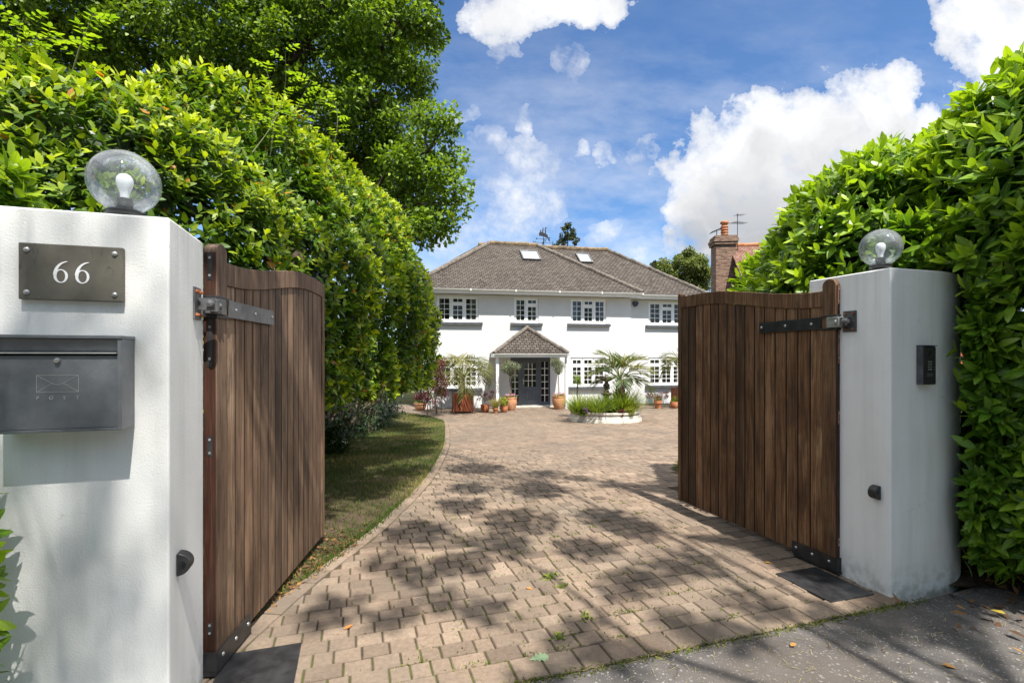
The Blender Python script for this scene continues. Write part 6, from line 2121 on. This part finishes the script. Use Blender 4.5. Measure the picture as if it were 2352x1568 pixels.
def fallen(px, py, L, W, m_, lab, kind='mid', ang=0.0, y=.5, r=.5, z=.006):
    p = gpt(px, py); d = np.array([[math.cos(ang), math.sin(ang), .10]])
    o = leaves('fallen_leaf', np.array([[p.x - math.cos(ang) * L / 2, p.y - math.sin(ang) * L / 2, p.z + z]]), d, np.array([[.1, -.15, 1]]), L, W, m_, None, kind, np.array([y]), .18, np.array([r]))
    return tag(o, lab, 'fallen leaf')


M['pale_oak'] = leafmat('fallen_oak_leaf', (.16, .24, .13), (.20, .30, .16), (.26, .34, .2), .2, .6, .2, (.3, .38, .24))
M['orange_leaf'] = leafmat('orange_leaf', (.42, .12, .03), (.52, .18, .05), (.55, .25, .08), .2, .6, .2, None)
M['yellow_leaf'] = leafmat('yellow_leaf', (.50, .36, .03), (.60, .45, .05), (.62, .5, .1), .2, .6, .2, (.4, .28, .03))
fallen(1240, 1512, .115, .036, M['pale_oak'], 'pale green lobed oak leaf lying at the pavement edge', 'lobed', .35)
fallen(800, 1441, .062, .013, M['orange_leaf'], 'orange leaf on the blocks near the greyer gate', 'mid', .9)
fallen(1216, 1352, .05, .014, M['orange_leaf'], 'small orange leaf in the middle of the drive', 'mid', -.4)
fallen(1704, 1366, .05, .010, M['dead_leaf'], 'dry brown leaf on the blocks before the motor cover', 'mid', 1.2, .9)
fallen(1764, 1293, .055, .015, M['dead_leaf'], 'pale dry leaf beside the shoe of the darker gate', 'mid', -.7, 1.0)
fallen(2292, 1414, .075, .026, M['yellow_leaf'], 'bright yellow leaf at the foot of the laurel', 'mid', 2.0, .3, .5, .03)
fallen(1822, 1482, .05, .014, M['dead_leaf'], 'curled tan leaf on the asphalt before the curved pillar', 'mid', .5, 1.0)
fallen(2180, 1530, .06, .016, M['dead_leaf'], 'brown leaf on the asphalt below the laurel', 'mid', -.5, .7)
for px, py, L, an, lab in ((1515, 1505, .10, .1, 'thin twig on the asphalt edge'), (1905, 1482, .08, 1.4, 'short pale twig on the asphalt'), (2030, 1490, .07, 1.1, 'curved twig on the asphalt below the curved pillar')):
    p = gpt(px, py); mb = MB(); d = Vector((math.cos(an), math.sin(an), 0)) * L / 2; q = Vector((-d.y, d.x, 0)) * .2
    mb.tube([p - d + Vector((0, 0, .004)), p - d * .3 + q + Vector((0, 0, .007)), p + d * .4 - q + Vector((0, 0, .006)), p + d + Vector((0, 0, .004))], [.0035, .003, .0028, .0015], 5)
    tag(mb.build('twig', M['stem']), lab, 'twig')
for px, py, r, lab in ((1283, 1460, .035, 'small leafy weed between the last block rows'), (1262, 1326, .05, 'weed tuft in a drive joint'), (1290, 1345, .035, 'tiny weed behind the weed tuft in the drive'), (1345, 1418, .035, 'flat weed rosette near the oak leaf')):
    p = gpt(px, py); t_ = thing('weed', lab, 'weed', p, 0, 'weeds in the drive'); n = 34
    d = rdir(n); d[:, 2] = np.abs(d[:, 2]) * .6
    leaves('foliage', RNG.normal(size=(n, 3)) * r * [.5, .5, 0], d, np.tile([0, 0, 1.], (n, 1)), r * RNG.uniform(.5, 1, n), r * .16, M['grassy'], t_, 'mid', RNG.random(n), .2)


# ------------------------------------------------------------------ sky with clouds, sun, camera
w = bpy.data.worlds.new('World'); scene.world = w; w.use_nodes = True
t = NT(w.node_tree); bg = t.n['Background']
sky = t.n.new('ShaderNodeTexSky'); sky.sky_type = 'NISHITA'; sky.sun_disc = False
sky.sun_elevation = SUN_EL; sky.sun_rotation = SUN_AZ; sky.altitude = 100; sky.air_density = 1.0; sky.dust_density = .6; sky.ozone_density = 3.0
d = t.coord('Generated')
sx = t.n.new('ShaderNodeSeparateXYZ'); t.l.new(d, sx.inputs[0])
yy = t.math('MAXIMUM', t.math('ABSOLUTE', sx.outputs[1]), .12)
qv = t.n.new('ShaderNodeCombineXYZ')
t.l.new(t.math('DIVIDE', sx.outputs[0], yy), qv.inputs[0]); t.l.new(t.math('DIVIDE', sx.outputs[2], yy), qv.inputs[1])
q = qv.outputs[0]
n1 = t.n.new('ShaderNodeTexNoise'); t.l.new(q, n1.inputs['Vector']); n1.inputs['Scale'].default_value = 5.5; n1.inputs['Detail'].default_value = 8; n1.inputs['Roughness'].default_value = .58
wv_ = t.vmath('MULTIPLY', t.vmath('SUBTRACT', n1.outputs['Color'], (.5, .5, .5)), (.19, .13, 0))
qw = t.vmath('ADD', q, wv_)
n3 = t.n.new('ShaderNodeTexNoise'); t.l.new(q, n3.inputs['Vector']); n3.inputs['Scale'].default_value = 6.0; n3.inputs['Detail'].default_value = 7; n3.inputs['Roughness'].default_value = .58
qw2 = t.vmath('ADD', q, t.vmath('MULTIPLY', t.vmath('SUBTRACT', n3.outputs['Color'], (.5, .5, .5)), (.26, .24, 0)))


def blobs(lst, vec):
    out = None
    for px, py, rx, ry in lst:
        c = ((px - CX) / FPX, (HY - py) / FPX, 0)
        v = t.vmath('MULTIPLY', t.vmath('SUBTRACT', vec, c), (FPX / rx, FPX / ry, 0))
        o = t.math('SUBTRACT', 1.0, t.vmath('LENGTH', v))
        out = o if out is None else t.node('ShaderNodeMath', operation='SMOOTH_MAX', inp={0: out, 1: o, 2: .25}).outputs[0]
    return out


big = [(1720, 390, 190, 150), (1860, 330, 190, 140), (2010, 290, 150, 130), (1620, 450, 100, 90), (1790, 490, 210, 90), (1770, 290, 95, 95), (2060, 220, 80, 75), (1960, 470, 220, 130), (1660, 520, 130, 50), (1720, 560, 210, 50), (2120, 290, 80, 60), (2350, 120, 210, 130), (2330, -30, 190, 110), (2240, 60, 90, 70), (1290, 10, 150, 66), (1170, 50, 110, 48), (1390, 20, 60, 50), (1230, -40, 170, 60)]
wsp = [(1225, 380, 80, 75), (1160, 470, 105, 75), (1215, 500, 60, 95), (1120, 330, 45, 60), (1060, 235, 35, 35), (1140, 540, 120, 60), (1010, 590, 120, 60), (1255, 455, 40, 45), (1210, 265, 35, 50), (1300, 160, 50, 45), (1395, 342, 45, 28), (1390, 545, 80, 35), (1450, 585, 60, 30), (1480, 320, 30, 28), (1175, 130, 30, 18), (1320, 345, 30, 22)]
zq0 = t.math('DIVIDE', sx.outputs[2], yy)
lob = blobs(big, qw)
fine = t.noise(q, 15, 9, .62); fine2 = t.noise(q, 4.2, 8, .6, .4)
den = t.math('ADD', lob, t.math('MULTIPLY', t.math('SUBTRACT', fine, .5), 1.7))
cum = t.ramp(den, [(-.55, 0), (-.20, .10), (.05, .40), (.28, .82), (.60, 1)])
wl = blobs(wsp, qw2)
wtex = t.noise(t.mapping(q, (1, 1, 1), (0, 0, .5)), 9, 12, .64, .0)
wis = t.math('MULTIPLY', t.ramp(wl, [(-.5, 0), (.1, .6), (.6, 1)]), t.ramp(wtex, [(.36, 0), (.50, .40), (.68, .95)]))
thin = t.math('MULTIPLY', t.ramp(t.noise(t.mapping(q, (1, 2.4, 1), (0, 0, .5)), 3.1, 8, .62), [(.40, 0), (.74, 1)]), t.ramp(qv.outputs[0] and t.math('ABSOLUTE', t.math('DIVIDE', sx.outputs[2], yy)), [(.05, .85), (.35, .55), (.66, .10)]))
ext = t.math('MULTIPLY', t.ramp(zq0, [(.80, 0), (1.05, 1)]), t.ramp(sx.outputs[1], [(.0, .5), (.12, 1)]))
over = t.math('MULTIPLY', t.math('MULTIPLY', t.ramp(t.noise(d, 2.6, 8, .6), [(.30, 0), (.46, 1)]), ext), t.math('GREATER_THAN', sx.outputs[2], .02))  # bright cloud cover added overhead, out of view, to lift the fill light
ms_ = t.math('MAXIMUM', cum, t.math('MAXIMUM', wis, thin))
# cloud brightness: sunlit tops, grey thick undersides
up = t.vmath('ADD', qw, (.015, .075, 0))
lob2 = blobs(big[:11], up)
thick = t.math('ADD', lob2, t.math('MULTIPLY', t.math('SUBTRACT', fine2, .5), .9))
shade = t.ramp(thick, [(.05, 0), (.60, 1)])
zq = t.math('DIVIDE', sx.outputs[2], yy)
low_ = t.ramp(zq, [(.24, 1), (.36, .45), (.55, .25)])
puff = t.noise(qw, 8.5, 7, .6, .3)
wht = t.mix(t.ramp(puff, [(.36, 0), (.60, 1)]), (4.5, 4.55, 4.65), (5.6, 5.6, 5.6))
cc = t.mix(t.math('MULTIPLY', shade, low_), wht, (2.75, 2.83, 2.98))
tint = t.mix(1.0, sky.outputs[0], (.58, .745, .90), 'MULTIPLY')
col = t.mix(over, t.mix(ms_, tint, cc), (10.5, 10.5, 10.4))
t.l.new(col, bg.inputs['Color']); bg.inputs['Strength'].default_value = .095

w.cycles.sampling_method = 'MANUAL'; w.cycles.sample_map_resolution = 512
sl = bpy.data.lights.new('sun', 'SUN'); sl.energy = 4.6; sl.angle = math.radians(.53); sl.color = (1, .955, .88)
so = bpy.data.objects.new('sun', sl); C.objects.link(so); so.location = S * 30
so.rotation_euler = (-S).to_track_quat('-Z', 'Y').to_euler()

cam = bpy.data.cameras.new('camera'); co_ = bpy.data.objects.new('camera', cam); C.objects.link(co_)
cam.sensor_width = 36; cam.lens = 36 * FPX / 2352; cam.shift_y = (HY - 784) / 2352; cam.clip_end = 1500; cam.clip_start = .05
co_.location = (0, 0, EYE); co_.rotation_euler = (PI / 2, 0, 0)
scene.camera = co_
scene.view_settings.view_transform = 'Standard'; scene.view_settings.look = 'None'
scene.view_settings.exposure = 1.12; scene.view_settings.gamma = 1
scene.cycles.use_denoising = True
scene.cycles.max_bounces = 8; scene.cycles.transparent_max_bounces = 12
scene.cycles.sample_clamp_indirect = 6
